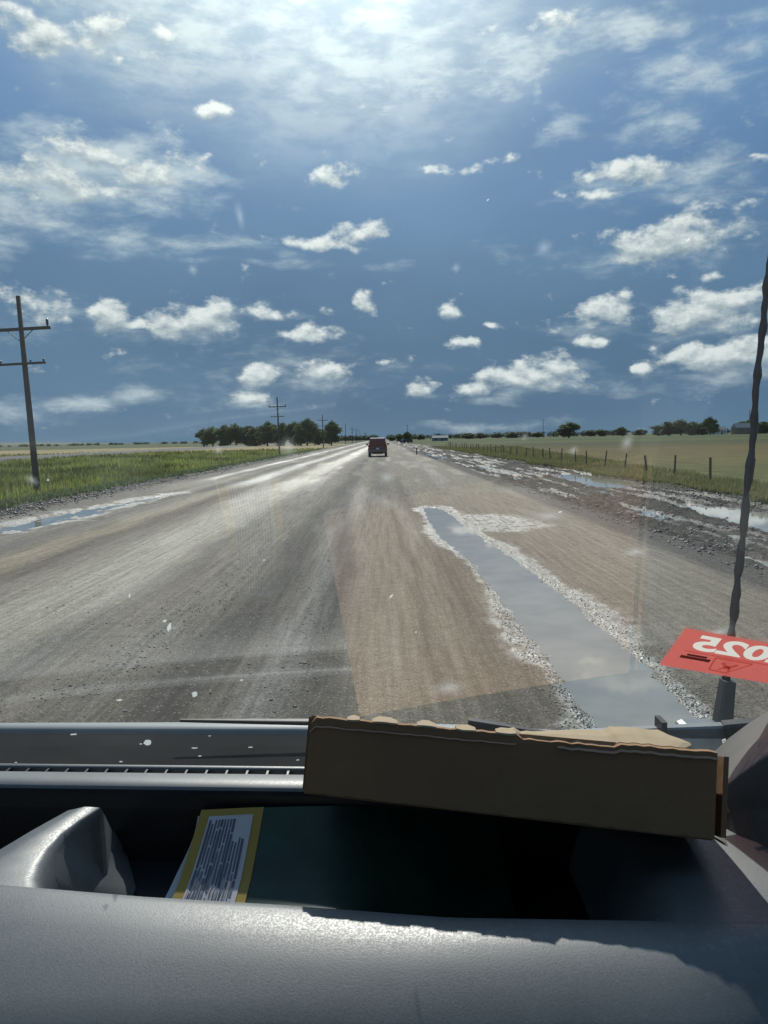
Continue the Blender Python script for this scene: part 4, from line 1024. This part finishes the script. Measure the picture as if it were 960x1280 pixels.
pts = [(905, 890), (910, 830), (914, 790), (921, 740), (926, 690), (933, 620), (940, 560), (944, 500), (950, 440), (956, 380), (962, 330), (975, 230), (985, 120)]
ar = random.Random(9)
PY = np.arange(120, 891, 7)[::-1]; pth = []; rad = []
for q in PY:
    px = interp([(b, a) for a, b in pts[::-1]], q); k = (890 - q) / 770
    pth.append(ony(px + .6 * math.sin(q * .05) + .4 * math.sin(q * .19), q, 1.30)); rad.append((.0075 - .003 * k) * (1 + .16 * math.sin(q * .11) + .14 * math.sin(q * .23 + 1) + ar.uniform(-.06, .06)))
aw_ = MB().tube(pth, rad, 8).build('antenna', 'black_plastic', van, True)
bar(MB(), ony(902, 905, 1.296), ony(909, 850, 1.296), .0165, .0125, .012, .010).build('antenna_base', 'grey_metal', aw_)
MB().box(ony(872, 938, 1.25), (.07, .05, .10), bev=.012).build('antenna_bracket', 'wiper_metal', van)

# cab shell behind and above the camera
zc = CAM_Z
hdr = [gpt(x, 1.2) for x in np.linspace(XL, XR_, 13)]
MB().loft([[p + Vector((0, .02, -.05)) for p in hdr], [p + Vector((0, -.02, -.03)) for p in hdr], [p + Vector((0, -.15, .03)) for p in hdr], [Vector((p.x, -1.3, zc + .52)) for p in hdr]]).build('headliner', 'headliner', van, True)
MB().loft([[p + Vector((0, .02, -.05)) for p in hdr], [p + Vector((0, -.13, .07)) for p in hdr], [Vector((p.x, -1.35, zc + .57)) for p in hdr]]).build('roof', 'hood_paint', van, True)
MB().box(((XL + XR_) / 2, -1.32, zc - .35), (XR_ - XL, .04, 1.75)).build('rear_wall', 'door_plastic', van)
MB().box(((XL + XR_) / 2, -.3, zc - 1.25), (XR_ - XL, 2.2, .05)).build('cab_floor', 'door_plastic', van)
MB().box(((XL + XR_) / 2, .62, zc - .93), (XR_ - XL + .3, .30, .60)).build('dash_underside', 'door_plastic', van)
for x_ in (XL - .03, XR_ + .05):
    MB().box((x_, -.35, zc - .75), (.06, 1.9, 1.0), bev=.01).build('door', 'door_plastic', van)
    MB().box((x_, -1.15, zc + .12), (.06, .30, .75)).build('door_pillar', 'headliner', van)
    s_ = 1 if x_ > 0 else -1
    MB().add([(x_ - s_ * .03, .58, zc - .26), (x_ - s_ * .03, -1.0, zc - .26), (x_ - s_ * .03, -1.0, zc + .48), (x_ - s_ * .03, .12, zc + .48)], [(0, 1, 2, 3)]).build('side_window', 'side_glass', van)
# left A pillar
bar(MB(), Vector((XL - .02, 1.02, zc - .46)), Vector((XL - .02, .25, zc + .46)), .04, .04, .03, .03).build('pillar_trim', 'pillar_trim', van)

# ------------------------------------------------------------------ cardboard box wedged between dash and glass
bx = empty('cardboard_box', (0, 0, 0), 'long flat cardboard box with torn cream edge propped on the dash', 'box')
TLb, BLb = ony(388, 896, .664), ony(380, 990, .661)
TRb, BRb = ony(897, 941, .591), ony(893, 1049, .587)
BK = Vector((.035, .27, -.112))
def box_panel(name, quad, m='cardboard', th=.004):
    a, b, c_, d_ = quad; nrm = (b - a).cross(d_ - a).normalized() * th
    mb = MB().add([a, b, c_, d_, a + nrm, b + nrm, c_ + nrm, d_ + nrm], [(0, 1, 2, 3), (7, 6, 5, 4), (0, 4, 5, 1), (1, 5, 6, 2), (2, 6, 7, 3), (3, 7, 4, 0)])
    return mb.build(name, m, bx)
NP = 60; rj = random.Random(4)
topc = []; botc = []
for i in range(NP + 1):
    f = i / NP; tp = TLb.lerp(TRb, f); bp = BLb.lerp(BRb, f)
    e = rj.uniform(-.0006, .0006)
    if f < .015: e -= .006 * (1 - f / .015)
    topc.append(tp + Vector((0, 0, e - (.0 if f < .54 else .003 if f < .78 else .0)))); botc.append(bp + Vector((0, 0, rj.uniform(-.0007, .0007))))
th = Vector((0, .004, 0))
fp = MB().loft([botc, mixrow(botc, topc, .5), mixrow(botc, topc, .93), topc, [p + th for p in topc], [p + th for p in botc], botc]).build('front_panel', 'cardboard', bx)
# perforated tear line and frayed cream edge
mb = MB(); i = 2
line = mixrow(botc, topc, .885)
MB().loft([[p + Vector((0, -.0008, -.0008)) for p in line[:33]], [p + Vector((0, -.0016, 0)) for p in line[:33]], [p + Vector((0, -.0006, .0008)) for p in line[:33]]]).build('tear_line', 'torn_fibre', bx)
MB().loft([[p + Vector((0, -.0008, .0022)) for p in line[38:]], [p + Vector((0, -.0018, .003)) for p in line[38:]], [p + Vector((0, -.0006, .0046)) for p in line[38:]]]).build('tear_line', 'torn_fibre', bx)
i = 6
tabs = MB()
while i < 33:
    L_ = rj.choice((2, 3, 3, 4)); j = min(i + L_, 34)
    seg = topc[i:j + 1]; tabs.loft([[p + Vector((0, -.0007, -.0006)) for p in seg], [p + Vector((0, -.0002, .0010)) for p in seg], [p + Vector((0, .0115 if 0 < q < len(seg) - 1 else .006, .0014)) for q, p in enumerate(seg)], [p + Vector((0, .011, -.003)) for p in seg]]); i = j + rj.choice((2, 3))
tabs.build('torn_edge', 'cardboard_liner', bx)
# long torn flap standing up along the right half
flap_b = topc[30:58]; ft = []
for q, p in enumerate(flap_b):
    f = q / (len(flap_b) - 1); dp = .010 + .024 * min(1, f * 1.6) + rj.uniform(-.001, .001)
    if f > .88: dp -= (f - .88) * .20
    ft.append(p + Vector((0, dp, .0012 + .002 * f)))
MB().loft([[p + Vector((0, .0045, -.002)) for p in flap_b], [p + Vector((0, .0046, .0004)) for p in flap_b], mixrow([p + Vector((0, .0046, .0004)) for p in flap_b], ft, .5, .0006), ft, [p + Vector((0, .0005, -.0018)) for p in ft], [p + Vector((0, .006, -.0035)) for p in flap_b]]).build('torn_flap', 'cardboard_liner', bx)
off_ = Vector((0, .004, -.0045))
box_panel('top_panel', [TLb + off_, TRb + off_, TRb + BK + off_, TLb + BK + off_])
box_panel('bottom_panel', [BLb + Vector((0, .004, .001)), BLb + BK, BRb + BK, BRb + Vector((0, .004, .001))])
sR = Vector((.006, .002, 0))
box_panel('side_panel', [BRb + sR, BRb + sR + BK, TRb + sR + BK, TRb + sR + Vector((0, 0, -.004))])
box_panel('side_panel', [BLb + Vector((.002, .004, 0)), TLb + Vector((.002, .004, -.002)), TLb + BK + Vector((.002, 0, -.002)), BLb + BK + Vector((.002, 0, 0))])
